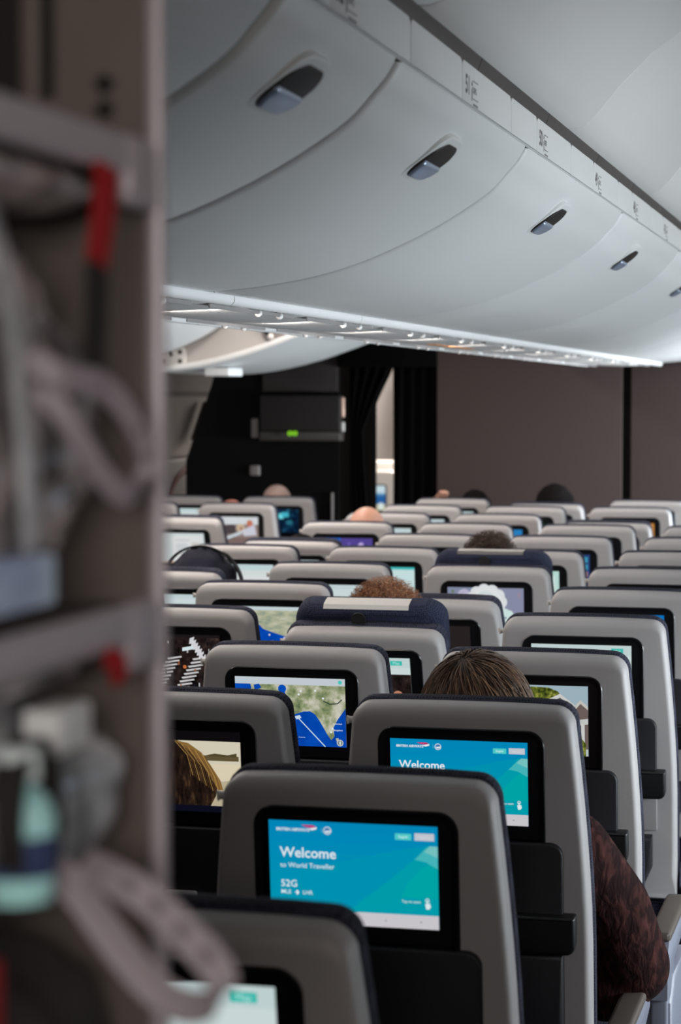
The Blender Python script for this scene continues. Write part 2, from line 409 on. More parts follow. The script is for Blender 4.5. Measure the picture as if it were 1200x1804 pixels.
# number rail above the bins, dark lamp lens, joints
struct(extrude('trim_4', [(-.668, .460), (-.661, .460), (-.661, .526), (-.668, .526)], 1.2, FRONT-.05, M['gap'], 0, True))
lens_j = [1.2, 2.55, 3.62, 4.35, 5.1, 5.8, 6.55, 7.3, 8.1, 8.9, 9.7, 10.5, 11.3, 12.7]
for a, b in zip(lens_j[:-1], lens_j[1:]):
    o = extrude('lamp_lens', [(-.668, .524), (-.656, .524), (-.648, .545), (-.660, .552)], a+.002, b-.002, M['lens'], 0, True)
    i = lens_j.index(a)
    tag(o, 'unlit dark lamp lens strip between bins and ceiling, %s segment from the camera' % ['first', 'second', 'third', 'fourth', 'fifth', 'sixth', 'seventh', 'eighth', 'ninth', 'tenth', 'eleventh', 'twelfth', 'thirteenth'][i], 'lamp', 'unlit cove lamp lenses')
def plate(name, a, b, parent=None, r=.014):
    bm = bmesh.new()
    slab(bm, rr(a, b, .4605, .526, .002, 5, (.001, .001, r, r)), -.006, 0, .002)
    bmesh.ops.transform(bm, matrix=Matrix(((0, -1, 0, -.661), (1, 0, 0, 0), (0, 0, 1, EYE), (0, 0, 0, 1))), verts=bm.verts[:])
    return link(name, bm, M['bin'], parent, auto=40)
rows = [(52, 2.70), (51, 3.545), (50, 4.30), (49, 5.12), (48, 5.88), (47, 6.67), (46, 7.45), (45, 8.24)]
for i, (n, y) in enumerate(rows):
    a, b = y-.06, y+.40
    nxt = (rows[i+1][1]-.06 if i+1 < len(rows) else y+.72)
    o = plate('row_marker', a+.0015, b-.0015)
    tag(o, 'white row marker plate printed %d on the rail above the bins' % n, 'sign', 'row marker plates')
    bm = bmesh.new()
    mt = Matrix(((0, 0, 1, -.6549), (1, 0, 0, y-.035), (0, 1, 0, EYE+.474), (0, 0, 0, 1)))
    T = lambda s, x, z, h: add_text(bm, s, mt @ Matrix.Translation((x, z, 0)) @ Matrix.Diagonal((h, h, h, 1)), 0, .028)
    T(str(n), 0, .004, .040)
    def q(x0, x1, z0, z1):
        f = bm.faces.new([bm.verts.new(mt @ Vector(p)) for p in ((x0, z0, 0), (x1, z0, 0), (x1, z1, 0), (x0, z1, 0))])
    # seat figure
    q(.052, .058, -.004, .016)
    f = bm.faces.new([bm.verts.new(mt @ Vector((.055+.004*math.cos(t*PI/5), .023+.004*math.sin(t*PI/5), 0))) for t in range(10)])
    T('DEFG', .064, .010, .013)
    q(.062, .110, .000, .0015); q(.062, .110, .028, .0295); q(.062, .0635, 0, .028)
    for k in range(4): q(.066+k*.011, .074+k*.011, -.010, -.006)
    link('printed_number', bm, M['printk'], o, smooth=False)
    if nxt-b > .04:
        o2 = plate('rail_cover', b+.0015, nxt-.0015)
        tag(o2, 'plain white rail cover just after the row %d marker' % n, 'panel', 'plain rail covers')
for a, b in ((1.3, 2.0), (2.0, 2.45), (2.45, 2.64)):
    tag(plate('rail_cover', a+.0015, b-.0015), {1.3: 'plain white rail cover, farthest before the row 52 marker', 2.0: 'plain white rail cover, second before the row 52 marker', 2.45: 'plain white short rail cover right before the row 52 marker'}[a], 'panel', 'plain rail covers')
k = 0; y = rows[-1][1]+.72-.06
while y < FRONT-.7:
    tag(plate('rail_cover', y+.0015, y+.7), 'plain white rail cover far ahead, %s past the last row marker' % ['first', 'second', 'third', 'fourth', 'fifth', 'sixth', 'seventh'][k], 'panel', 'plain rail covers'); y += .70; k += 1

# passenger service channel under the centre bins
pz = .194
dome = [(-1.285, pz+.010), (-1.30, pz), (-1.36, pz-.006), (-1.477, pz-.010), (-1.59, pz-.006), (-1.655, pz), (-1.67, pz+.010), (-1.67, pz+.06), (-1.285, pz+.06)]
ps = [2.2, 3.45, 4.28, 5.05, 5.85, 6.62, 7.42, 8.2, 9.0, 9.75, 10.55, 11.35, 12.7]
ordn = ['first', 'second', 'third', 'fourth', 'fifth', 'sixth', 'seventh', 'eighth', 'ninth', 'tenth', 'eleventh', 'twelfth', 'thirteenth', 'fourteenth', 'fifteenth']
for i, (a, b) in enumerate(zip(ps[:-1], ps[1:])):
    o = extrude('service_panel', dome, a+.002, b-.002, M['bin'], 0, True)
    tag(o, 'white service panel with air nozzles under the centre bins, %s from the camera' % ordn[i], 'panel', 'service panels under the centre bins')
    for sx, sgn in ((-1.325, 1), (-1.63, -1)):
        for yy in (a+.42, a+.42+.17):
            if yy > b-.05: continue
            bm = bmesh.new(); box(bm, sx-.016, sx+.016, yy-.06, yy+.03, pz-.0035+EYE, pz+.004+EYE, .002); link('nozzle_slot', bm, M['cup'], o, auto=40)
            bm = bmesh.new(); ball(bm, (sx, yy, pz-.010+EYE), .0085, 12); link('air_nozzle', bm, M['rail'], o)
    for dx in (-1.325, -1.615):
        bm = bmesh.new(); box(bm, dx-.0015, dx+.0015, a+.06, b-.06, pz-.0125+EYE, pz-.004+EYE); link('panel_groove', bm, M['groove'], o, smooth=False)
    if i == 6:
        bm = bmesh.new(); box(bm, -1.52, -1.49, a+.05, b-.03, pz-.0125+EYE, pz-.004+EYE, .002); link('amber_strip', bm, M['orange'], o)
# the two bright rails beside the channel
for rx, lab in ((-1.273, 'right'), (-1.681, 'left')):
    js = [2.2, 3.85, 4.3, 5.4, 6.9, 8.4, 9.9, 11.4, 12.74]
    for i, (a, b) in enumerate(zip(js[:-1], js[1:])):
        bm = bmesh.new(); tube(bm, [(rx, a+.002, pz+.002+EYE), (rx, b-.002, pz+.002+EYE)], .0125, 12)
        tag(link('grip_rail', bm, M['rail'], auto=40), 'white tubular grip rail along the %s edge of the service panels, %s length' % (lab, ordn[i]), 'rail', 'grip rails under the centre bins')
struct(extrude('trim_5', [(-1.29, .21), (-1.29, .30), (-1.665, .30), (-1.665, .21)], 1.2, FRONT, M['gap'], 0, True))

# ------------------------------------------------------------------ left side bins: one closed, one hanging open
def mirror(prof): return [(x-2.475, z) for x, z in prof]
LP = mirror(BP)
root = empty('overhead_bin', (-3.4, 10.0, EYE+.45))
tag(root, 'closed white bin over the left seats, before the open one', 'overhead bin')
def mirrored_bin(ya, yb, par):
    bm = bmesh.new(); L = []
    for y in (ya+.01, yb-.01):
        L.append([(x, y, z+EYE) for x, z in LP]+[(LP[-1][0], y, .52+EYE), (LP[0][0], y, .52+EYE)])
    rings(bm, L); return link('door_panel', bm, M['bin'], par, auto=35)
o = mirrored_bin(9.3, 10.78, root); o.matrix_parent_inverse = Matrix.Translation(-Vector(root.location))
OP = [(-2.735, .365), (-2.787, .329), (-2.870, .298), (-2.974, .261), (-3.110, .217), (-3.265, .178), (-3.41, .152), (-3.559, .139), (-3.70, .138)]
OP = [(p.x, p.y) for p in smooth_path([(x, z, 0) for x, z in OP], 4)]
root = empty('overhead_bin', (-3.2, 11.5, EYE+.3))
tag(root, 'open overhead bin hanging down over the left aisle, hinge visible', 'overhead bin')
ya, yb = 10.80, 12.32
bm = bmesh.new()
inner = [(x-.002, z+.030) for x, z in OP]
L = []
for prof_pairs in ((ya, .010), (ya+.006, .002), (ya+.02, 0), (yb-.02, 0), (yb, .010)):
    y, d = prof_pairs
    L.append([(x, y, z+d+EYE) for x, z in OP]+[(x, y, z-d*.5+EYE) for x, z in inner[::-1]])
rings(bm, L); a1 = link('bucket', bm, M['bin'], root, auto=40)
bm = bmesh.new()
poly = [(x, z+.025) for x, z in OP]+[(-3.70, .46), (-2.78, .46)]
rings(bm, [[(x, y, z+EYE) for x, z in poly] for y in (ya+.035, ya+.06)]); a2 = link('end_panel', bm, mat('bin_end_panel', (.40, .375, .36), .6, bump=.1, bscale=300), root, auto=40)
bm = bmesh.new(); rings(bm, [[(x, y, z+EYE) for x, z in poly] for y in (yb-.05, yb-.03)]); a3 = link('end_panel', bm, bpy.data.materials['bin_end_panel'], root, auto=40)
bm = bmesh.new(); slab(bm, rr(-3.575, -3.425, .165, .262, .03), ya+.020, ya+.036, .004)
for hx, hz in ((-3.455, .235), (-3.455, .19), (-3.545, .19)): 
    cyl(bm, (hx, ya+.015, hz), (hx, ya+.022, hz), .011, 12, 1)
tube(bm, [(-3.56, ya+.018, .225), (-3.545, ya+.014, .25), (-3.515, ya+.014, .25), (-3.50, ya+.018, .215)], .010, 8, 1)
bmesh.ops.translate(bm, vec=(0, 0, EYE), verts=bm.verts[:]); a4 = link('hinge_bracket', bm, [M['hook'], M['cup']], root, auto=40)
bm = bmesh.new(); cyl(bm, (-2.975, ya+.026, .335+EYE), (-2.975, ya+.036, .335+EYE), .062, 24); a5 = link('pivot_plate', bm, mat('pivot_plate_grey', (.16, .145, .14), .6), root, auto=40)
bm = bmesh.new(); tube(bm, [(-3.05, ya+.018, .40+EYE), (-2.99, ya+.014, .315+EYE)], .016, 10); a6 = link('strut', bm, M['black'], root)
bm = bmesh.new(); ball(bm, (-2.985, ya+.006, .308+EYE), .016, 12); a7 = link('pivot_pin', bm, M['hook'], root)
bm = bmesh.new(); box(bm, -3.40, -3.27, ya+.25, ya+.50, .118+EYE, .160+EYE, .008); a8 = link('latch_handle', bm, M['rail'], root, auto=40)
for c in root.children: c.matrix_parent_inverse = Matrix.Translation(-Vector(root.location))

# ------------------------------------------------------------------ front of the cabin
bm = bmesh.new(); box(bm, -2.55, -1.49, FRONT, FRONT+.06, 0, 2.34, .006); struct(link('wall_divider_left', bm, M['bulk'], auto=40))
bm = bmesh.new(); box(bm, -1.442, -.40, FRONT, FRONT+.06, 0, 2.34, .006); struct(link('wall_divider_right', bm, M['bulk'], auto=40))
bm = bmesh.new(); box(bm, -1.49, -1.442, FRONT+.03, FRONT+.05, 0, 2.34); struct(link('trim_6', bm, M['mono'], smooth=False))
# rail for curtains and dark header over the left aisle
bm = bmesh.new(); box(bm, -3.13, -2.55, FRONT-.02, FRONT+.10, 1.865, 2.34, .01); struct(link('trim_7', bm, M['curtain'], auto=40))
def curtain(name, fn, lab):
    bm = bmesh.new(); nu, nv = 40, 40; g = []
    for j in range(nv+1):
        row = []
        for i in range(nu+1):
            u, v = i/nu, j/nv; x0, x1, zz = fn(v)
            x = x0+(x1-x0)*u; y = FRONT+.05+.022*math.sin(u*26+.6*math.sin(v*4))
            row.append(bm.verts.new((x, y, zz)))
        g.append(row)
    for j in range(nv):
        for i in range(nu): bm.faces.new((g[j][i], g[j][i+1], g[j+1][i+1], g[j+1][i]))
    o = link(name, bm, M['curtain']); md = o.modifiers.new('thick', 'SOLIDIFY'); md.thickness = .004
    tag(o, lab, 'curtain'); return o
def left_fn(v):
    z = 1.87-v*1.84; Z = z-EYE
    xr_ = -2.822+(min(1, max(0, (.175-Z)/.36)))**.9*(-2.993+2.822) if Z > -.185 else -2.993+min(1, (-.185-Z)/.5)*.035
    return -3.075, xr_, z
curtain('curtain', left_fn, 'dark curtain tied back on the left side of the aisle opening')
curtain('curtain', lambda v: (-2.818, -2.545, 1.87-v*1.84), 'dark curtain hanging straight beside the brown-grey divider wall')
# lavatory block
root = empty('lavatory_unit', (-3.6, 13.3, 0)); tag(root, 'dark lavatory block with green occupied lights at the cabin front', 'lavatory')
def pl(name, args, m, par, auto=40):
    bm = bmesh.new()
    for a in args: box(bm, *a)
    o = link(name, bm, m, par, auto=auto); o.matrix_parent_inverse = Matrix.Translation(-Vector(root.location)); return o
Z = lambda v: v+EYE
bm = bmesh.new(); rings(bm, [[(x, y, z) for x, z in ((-4.06, 0), (-4.06, 1.32), (-3.90, 1.77), (-3.78, 2.2), (-3.13, 2.2), (-3.13, 0))] for y in (12.82, 13.8)])
o = link('body', bm, M['mono'], root, smooth=False); o.matrix_parent_inverse = Matrix.Translation(-Vector(root.location))
pl('upper_panel', [(-3.587, -3.137, 12.805, 12.83, Z(.045), Z(.30), .004)], M['mono2'], root)
sp = pl('sign_box', [(-3.587, -3.105, 12.74, 12.83, Z(-.185), Z(.025), .012)], mat('sign_box_dark', (.016, .014, .0138), .6, spec=.25), root)
s2 = pl('sign_strip', [(-3.588, -3.105, 12.735, 12.83, Z(-.240), Z(-.186), .006)], mat('sign_strip_grey', (.036, .033, .031), .45), root)
G = emis(srgb(150, 235, 40), 1.0)
for gx in (-3.402, -3.372):
    bm = bmesh.new()
    n = 20; rings(bm, [[(gx+r*math.cos(t*2*PI/n), yy, Z(-.196)+r*math.sin(t*2*PI/n)) for t in range(n)] for r, yy in ((.0135, 12.735), (.0135, 12.730), (.009, 12.730), (.009, 12.735))], 0, False, False)
    box(bm, gx-.006, gx+.006, 12.731, 12.734, Z(-.198), Z(-.194))
    o = link('occupied_light', bm, G, root, smooth=False); o.matrix_parent_inverse = Matrix.Translation(-Vector(root.location))
pl('sign_slot', [(-3.50, -3.455, 12.732, 12.737, Z(-.205), Z(-.188), 0)], M['bezel_in'], root)
pl('edge_handle', [(-3.110, -3.090, 12.77, 12.80, Z(-.103), Z(.012), .006), ], mat('warm_handle_metal', (.62, .42, .34), .35, metal=.4), root)
pl('edge_handle', [(-3.110, -3.090, 12.77, 12.80, Z(-.185), Z(-.130), .006)], M['hook'], root)
pl('hinge', [(-3.655, -3.612, 12.80, 12.83, Z(-.225), Z(-.11), .008)], mat('hinge_grey', (.20, .185, .18), .5), root)
pl('hinge', [(-3.665, -3.605, 12.80, 12.83, Z(-.445), Z(-.385), .010)], bpy.data.materials['hinge_grey'], root)
pl('door_edge', [(-3.175, -3.163, 12.80, 12.83, Z(-.9), Z(-.54), .003)], bpy.data.materials['hinge_grey'], root)
# cabin door with its slide cover, on the left wall beyond
root = struct(empty('door_1', (-4.38, 13.5, 0))); tag(root, 'grey cabin door with a red arc on its slide cover', 'door')
bm = bmesh.new(); rings(bm, [[(-4.40, y, 0.02), (-4.44, y, .9), (-4.42, y, 1.35), (-4.30, y, 1.78), (-4.12, y, 2.06), (-4.16, y, 2.08), (-4.36, y, 1.80), (-4.47, y, 1.35), (-4.47, y, .9), (-4.44, y, .02)] for y in (12.95, 14.15)])
o = link('door_leaf', bm, mat('door_grey', (.10, .09, .085), .6), root, auto=40); o.matrix_parent_inverse = Matrix.Translation(-Vector(root.location))
bm = bmesh.new(); slab(bm, rr(12.75, 14.02, .35, 1.325, .05), -.12, .06, .03)
bmesh.ops.transform(bm, matrix=Matrix(((0, -1, 0, -4.42), (1, 0, 0, 0), (0, 0, 1, 0), (0, 0, 0, 1))), verts=bm.verts[:])
o = link('slide_cover', bm, M['slide'], root, auto=40); o.matrix_parent_inverse = Matrix.Translation(-Vector(root.location)); sl = o
bm = bmesh.new(); ribbon(bm, [(-4.298, 13.75+.60*math.cos(t), .92+.34*math.sin(t)) for t in [PI*k/24 for k in range(25)]], (1, 0, 0), .008, .040)
link('red_arc', bm, M['redline'], sl)
bm = bmesh.new(); tube(bm, [(-4.36, 13.92, 1.42), (-4.30, 14.0, 1.66)], .02, 8)
o = link('grab_handle', bm, M['lens'], root); o.matrix_parent_inverse = Matrix.Translation(-Vector(root.location))
# ------------------------------------------------------------------ seat-back screens
SW, SH = .240, .147
class Scr:
    """picture on one screen: x right 0..1, y down 0..1, one mesh with a glass slab under it"""
    def __init__(s):
        s.bm = bmesh.new(); s.mats = []; s.k = 0
    def mi(s, m):
        if isinstance(m, tuple): m = emis(srgb(*m), .92)
        if m not in s.mats: s.mats.append(m)
        return s.mats.index(m)
    def P(s, x, y, d=0): return Vector(((x-.5)*SW, -.0040-s.k*.00007-d, (1-y)*SH-SH))
    def poly(s, pts, m):
        i = s.mi(m); s.k += 1
        f = s.bm.faces.new([s.bm.verts.new(s.P(x, y)) for x, y in pts]); f.material_index = i
    def rect(s, x0, y0, x1, y1, m): s.poly([(x0, y1), (x1, y1), (x1, y0), (x0, y0)], m)
    def disc(s, x, y, r, m, n=20, ry=None, a0=0):
        ry = ry or r*SW/SH
        s.poly([(x+r*math.cos(2*PI*i/n+a0), y+ry*math.sin(2*PI*i/n+a0)) for i in range(n)], m)
    def line(s, pts, wd, m):
        for (a, b), (c, d) in zip(pts[:-1], pts[1:]):
            t = Vector(((c-a)*SW, (d-b)*SH)); t.normalize(); nx, ny = -t.y*wd/SW, t.x*wd/SH
            s.poly([(a+nx, b+ny), (a-nx, b-ny), (c-nx, d-ny), (c+nx, d+ny)], m)
    def text(s, t, x, y, wd, m, bold=.012, h=None):
        i = s.mi(m); s.k += 1
        k = wd*SW/text_w(t, bold); hz = k if h is None else h
        o = s.P(x, y); mx = Matrix(((k, 0, 0, o.x), (0, 0, -1, o.y), (0, hz, 0, o.z), (0, 0, 0, 1)))
        add_text(s.bm, t, mx, i, bold)
    def done(s, parent, vtop, off=0):
        me_m = s.mi((4, 4, 5)) if off is None else s.mi(M['bezel'])
        box(s.bm, -SW/2-.0005, SW/2+.0005, -.0038, .004, -SH-.0005, .0005, mi=me_m)
        o = link('screen', s.bm, s.mats, parent, smooth=False); o.location = (0, 0, vtop); return o
W = (215, 218, 222)
LAND = emis_noise('map_land', [(.30, srgb(70, 92, 60)), (.45, srgb(140, 150, 110)), (.58, srgb(196, 194, 176)), (.72, srgb(218, 214, 204))], 34, .95)
LAND2 = emis_noise('map_relief', [(.3, srgb(120, 140, 130)), (.5, srgb(176, 178, 150)), (.7, srgb(205, 206, 190))], 22, .95, stretch=(1, 1, 2.5))
SEA = emis_noise('map_sea', [(.35, srgb(2, 62, 160)), (.7, srgb(8, 80, 186))], 20, 1.0)
LEAF = emis_noise('picture_leaves', [(.35, srgb(30, 42, 14)), (.5, srgb(95, 105, 38)), (.65, srgb(172, 172, 78))], 90, .9)
HAIRP = emis_noise('picture_hair', [(.35, srgb(14, 10, 9)), (.55, srgb(40, 28, 22)), (.72, srgb(92, 68, 42))], 60, .9, stretch=(2.2, 1, .6))
DARKP = emis_noise('picture_dark', [(.35, srgb(14, 10, 11)), (.6, srgb(46, 36, 34)), (.75, srgb(80, 62, 56))], 50, .9)
NIGHT = emis_noise('picture_night', [(.38, srgb(6, 16, 34)), (.55, srgb(16, 50, 80)), (.68, srgb(50, 130, 160))], 24, .9)
def welcome(seat):
    s = Scr()
    s.rect(0, 0, 1, 1, (0, 140, 190))
    for i in range(10): s.rect(0, .1*i, 1, .1*i+.1, (0, 138+int(i*2.2), 190-int(i*1.0)))
    a = [(1.0, .185), (.90, .20), (.78, .235), (.62, .30), (.46, .37), (.30, .435), (.18, .475)]
    s.poly(a+[(.18, .86), (1, .86)], (0, 150, 182))
    b = [(1, .19), (.93, .19), (.885, .29), (.82, .39), (.74, .50), (.66, .61), (.57, .72), (.47, .86)]
    s.poly(b+[(1, .86)], (0, 160, 176))
    s.poly([(1, .30), (.90, .42), (.82, .56), (.78, .70), (1, .70)], (0, 168, 170))
    s.poly([(1, .19), (.955, .188), (.93, .215), (.885, .29), (.862, .325), (.93, .345), (1, .41)], (70, 185, 190))
    s.poly([(1, .19), (.955, .188), (.92, .245), (1, .30)], (120, 198, 196))
    s.rect(0, .865, 1, 1, (205, 202, 208)); s.rect(.685, .925, .69, .945, (120, 120, 130)); s.rect(.89, .925, .90, .94, (150, 150, 160))
    s.text('BRITISH AIRWAYS', .045, .098, .200, (228, 236, 240), .03)
    s.poly([(.195, .035), (.265, .035), (.285, .048), (.262, .062), (.225, .056)], (196, 60, 118))
    s.poly([(.235, .072), (.290, .052), (.288, .072), (.262, .086)], (236, 240, 244))
    s.rect(.3155, .055, .3175, .105, (120, 200, 222))
    s.disc(.352, .082, .024, (225, 236, 240)); s.disc(.352, .082, .019, (60, 120, 180)); s.poly([(.335, .085), (.369, .078), (.369, .095), (.345, .105)], (225, 236, 240))
    s.rect(.752, .075, .848, .138, (80, 206, 204)); s.text('English', .773, .118, .055, (215, 246, 244), .01)
    s.rect(.866, .066, .982, .138, (196, 202, 212)); s.text('Options', .890, .115, .065, (225, 228, 232), .0)
    s.text('Welcome', .065, .352, .335, (226, 238, 243), .016)
    s.text('to World Traveller', .065, .455, .325, (218, 234, 240), .008)
    s.text(seat, .065, .645, .098, (226, 238, 243), .012)
    s.text('MLE', .065, .715, .062, (222, 236, 240), .008); s.text('LHR', .195, .715, .062, (222, 236, 240), .008)
    s.poly([(.148, .695), (.160, .695), (.158, .675), (.166, .675), (.176, .700), (.166, .722), (.158, .722), (.160, .703), (.148, .703)], (226, 238, 243))
    s.text('Tap to start', .785, .745, .112, (222, 238, 240), .006)
    s.disc(.936, .715, .013, (222, 238, 240)); s.disc(.936, .715, .009, (0, 160, 176)); s.rect(.932, .712, .940, .765, (222, 238, 240)); s.poly([(.922, .748), (.952, .742), (.956, .78), (.945, .80), (.928, .80)], (222, 238, 240))
    return s
def map_india():
    s = Scr(); s.rect(0, 0, 1, 1, LAND); s.rect(0, 0, 1, .105, (196, 206, 212)); s.disc(.955, .052, .018, (80, 200, 190))
    s.poly([(0, .105), (.14, .105), (.15, .17), (.10, .25), (0, .25)], SEA)
    s.poly([(.17, .12), (.22, .10), (.24, .16), (.18, .20)], SEA)
    s.disc(.43, .165, .038, SEA, 9); s.disc(.44, .235, .02, SEA, 7)
    s.poly([(0, .60), (.12, .50), (.26, .46), (.34, .56), (.44, .60), (.54, .535), (.62, .49), (.68, .485), (.725, .53), (.755, .60), (.79, .70), (.83, .82), (.865, .90), (.895, .84), (.885, .72), (.925, .60), (.96, .52), (1, .43), (1, 1), (0, 1)], SEA)
    s.poly([(0, .60), (.06, .54), (.12, .50), (.2, .48), (.24, .56), (.16, .70), (.08, .80), (0, .84)], LAND)
    s.poly([(.905, .87), (.93, .865), (.935, .91), (.915, .925)], LAND)
    s.line([(.56, .57), (.81, 1.0)], .0011, (206, 224, 240)); s.poly([(.535, .565), (.585, .545), (.60, .585), (.555, .61)], (200, 220, 236))
    s.line([(.80, .33), (.86, .37), (.93, .36), (.97, .30)], .0012, (56, 70, 60))
    for x, y in ((.73, .18), (.60, .19), (.80, .29), (.88, .73), (.865, .78), (.58, .24)): s.disc(x, y, .010, (226, 232, 232), 10)
    for x, y, t, wd in ((.885, .665, 'Hyderabad', .08), (.89, .76, 'Bangalore', .08), (.57, .875, 'Arabian Sea', .06)): s.text(t, x, y, wd, (225, 232, 236), .01)
    s.disc(.945, .935, .030, (200, 206, 206)); s.disc(.945, .935, .022, (120, 130, 136)); s.poly([(.945, .90), (.953, .935), (.945, .97), (.937, .935)], (236, 236, 236))
    return s
def map_relief():
    s = Scr(); s.rect(0, 0, 1, 1, LAND2); s.rect(0, 0, 1, .07, (200, 214, 218))
    s.poly([(.40, .30), (.48, .33), (.55, .44), (.66, .50), (.78, .56), (.88, .60), (.82, .70), (.86, .78), (.80, .9), (.70, 1), (.3, 1)], SEA)
    s.poly([(.55, .70), (.66, .66), (.72, .72), (.66, .80), (.58, .79)], LAND2); s.poly([(.50, .9), (.7, .85), (.76, .93), (.6, 1)], LEAF)
    s.disc(.62, .55, .012, W, 10); s.disc(.80, .60, .010, W, 10)
    return s
def movie_hair():
    s = Scr(); s.rect(0, 0, 1, .12, (14, 12, 14)); s.rect(0, .12, 1, .92, (214, 206, 184)); s.rect(0, .92, 1, 1, (12, 14, 30))
    s.rect(.70, .30, .985, .36, (96, 84, 56)); s.poly([(.72, .30), (.80, .27), (.9, .285), (.97, .26), (.97, .31)], (82, 72, 44))
    s.rect(.55, .40, 1, .60, (222, 210, 180)); s.poly([(.5, .7), (1, .58), (1, .92), (.5, .92)], (188, 176, 148))
    s.poly([(.0, .12), (.52, .12), (.64, .22), (.72, .34), (.77, .50), (.82, .66), (.80, .80), (.76, .92), (0, .92)], HAIRP)
    s.poly([(.50, .12), (.60, .15), (.70, .26), (.77, .42), (.84, .60), (.86, .72), (.82, .72), (.76, .55), (.70, .40), (.60, .24)], (140, 106, 56))
    for i in range(14):
        a = .50+i*.017; s.line([(a, .13+i*.012), (a+.09, .30+i*.02), (a+.13, .55+i*.02)], .0005, (170, 134, 74) if i % 3 == 0 else (88, 62, 36))
    s.poly([(.06, .2), (.20, .22), (.26, .36), (.24, .56), (.14, .72), (.05, .70)], (96, 52, 44)); s.poly([(.08, .3), (.16, .3), (.18, .5), (.1, .56)], (134, 78, 64))
    return s
def house():
    s = Scr(); s.rect(0, 0, 1, 1, (184, 196, 198)); s.rect(0, 0, 1, .35, (158, 180, 192))
    s.poly([(0, 0), (.66, .03), (.74, .08), (.78, .16), (.76, .26), (.60, .42), (.3, .6), (0, .6)], LEAF)
    s.poly([(.48, .34), (.76, .16), (.96, .40), (.96, 1), (.48, 1)], (92, 90, 92)); s.poly([(.44, .37), (.76, .115), (.99, .40), (.99, .45), (.76, .17), (.46, .42)], (206, 206, 202))
    s.rect(.69, .24, .80, .40, (212, 214, 212)); s.rect(.705, .26, .738, .38, (120, 136, 144)); s.rect(.752, .26, .785, .38, (120, 136, 144))
    s.poly([(.86, .34), (.935, .22), (1, .32), (1, .9), (.86, .9)], (110, 96, 92)); s.poly([(.84, .37), (.935, .195), (1, .29), (1, .34), (.935, .25), (.86, .40)], (196, 194, 188))
    s.poly([(.82, .50), (1, .46), (1, .54), (.84, .58)], (198, 200, 198)); s.rect(.94, .54, .97, .92, (206, 206, 204)); s.rect(.52, .50, .80, .56, (196, 196, 192))
    s.poly([(.66, .74), (.84, .62), (.93, .72), (.98, .82), (.98, 1), (.66, 1)], LEAF)
    return s
def crossing():
    s = Scr(); s.rect(0, 0, 1, 1, DARKP); s.rect(0, 0, 1, .05, (30, 24, 26))
    rnd = random.Random(3)
    for c in range(2):
        for i in range(9):
            x = .42+.28*c-.025*i; y = .38+.065*i
            s.poly([(x, y+.03), (x+.16, y-.01), (x+.165, y+.015), (x+.01, y+.06)], (206, 204, 206))
    for i in range(7):
        x = .68+.02*i; y = .06+.05*i; s.poly([(x, y), (x+.05, y-.03), (x+.035, y+.08), (x-.01, y+.10)], (214, 214, 218))
    for i in range(46):
        x, y = rnd.uniform(.1, .95), rnd.uniform(.1, .95); s.rect(x, y, x+rnd.uniform(.008, .02), y+rnd.uniform(.03, .09), rnd.choice([(16, 12, 14), (40, 28, 28), (150, 90, 60), (24, 26, 40), (190, 188, 190)]))
    s.poly([(.60, .22), (.72, .18), (.72, .24), (.60, .28)], (216, 232, 236)); s.disc(.62, .55, .02, (196, 110, 60), 10)
    return s
def ui(bar=(196, 214, 214), body=(206, 222, 220), face=False, mint=True):
    s = Scr(); s.rect(0, 0, 1, 1, body); s.rect(0, 0, 1, .17, bar); s.rect(.06, .34, .94, .36, (186, 206, 204))
    if mint: s.rect(.80, .05, .92, .13, (60, 190, 176)); s.text('Map', .825, .112, .07, (190, 236, 230), .0)
    s.disc(.90, .52, .03, (176, 192, 192), 16); s.disc(.90, .52, .022, body, 16)
    if face:
        s.rect(0, .29, 1, 1, DARKP); s.disc(.72, .56, .055, (196, 140, 116), 14); s.disc(.72, .45, .06, (34, 20, 18), 14); s.disc(.86, .66, .05, (188, 130, 104), 14); s.poly([(.62, .70), (.80, .66), (.9, .82), (.6, 1)], (46, 30, 34))
        for x in range(5): s.rect(.05+.1*x, .5, .12+.1*x, .9, (52+14*x, 40, 40))
    return s
def flower():
    s = Scr(); s.rect(0, 0, 1, 1, (132, 140, 166)); s.rect(.5, 0, 1, 1, (138, 142, 168)); s.disc(.07, .09, .02, (104, 126, 96), 10)
    s.disc(.22, .18, .09, (186, 182, 206)); s.disc(.28, .26, .1, (196, 192, 212))
    for k in range(11):
        t = 2*PI*k/11; s.disc(.51+.19*math.cos(t), .30+.25*math.sin(t), .085, (222, 226, 228), 14)
    s.disc(.51, .30, .2, (226, 230, 230), 24); s.disc(.50, .28, .13, (212, 222, 224), 20); s.disc(.50, .30, .10, (228, 232, 230), 20)
    for k in range(8):
        t = 2*PI*k/8; s.disc(.76+.07*math.cos(t), .64+.11*math.sin(t), .055, (206, 230, 226), 12)
    s.poly([(.3, .62), (.70, .56), (.82, .84), (.74, 1), (.42, 1)], (214, 224, 222)); s.rect(.92, .1, .96, .2, (152, 140, 160))
    return s
def solid(c, sub=None):
    s = Scr(); s.rect(0, 0, 1, 1, c)
    for a in (sub or []): s.rect(*a)
    return s
def article():
    return solid((214, 222, 222), [(0, .0, 1, .14, (196, 216, 218)), (.10, .35, .23, .98, (196, 150, 120)), (.30, .28, .93, .98, (222, 226, 226)), (.55, .45, .75, .72, (168, 172, 180)), (.60, .5, .68, .70, (116, 92, 84)), (.78, .45, .98, .70, (190, 206, 226)), (.88, .55, .95, .72, (80, 150, 110)), (.40, .40, .52, .43, (150, 150, 160))])
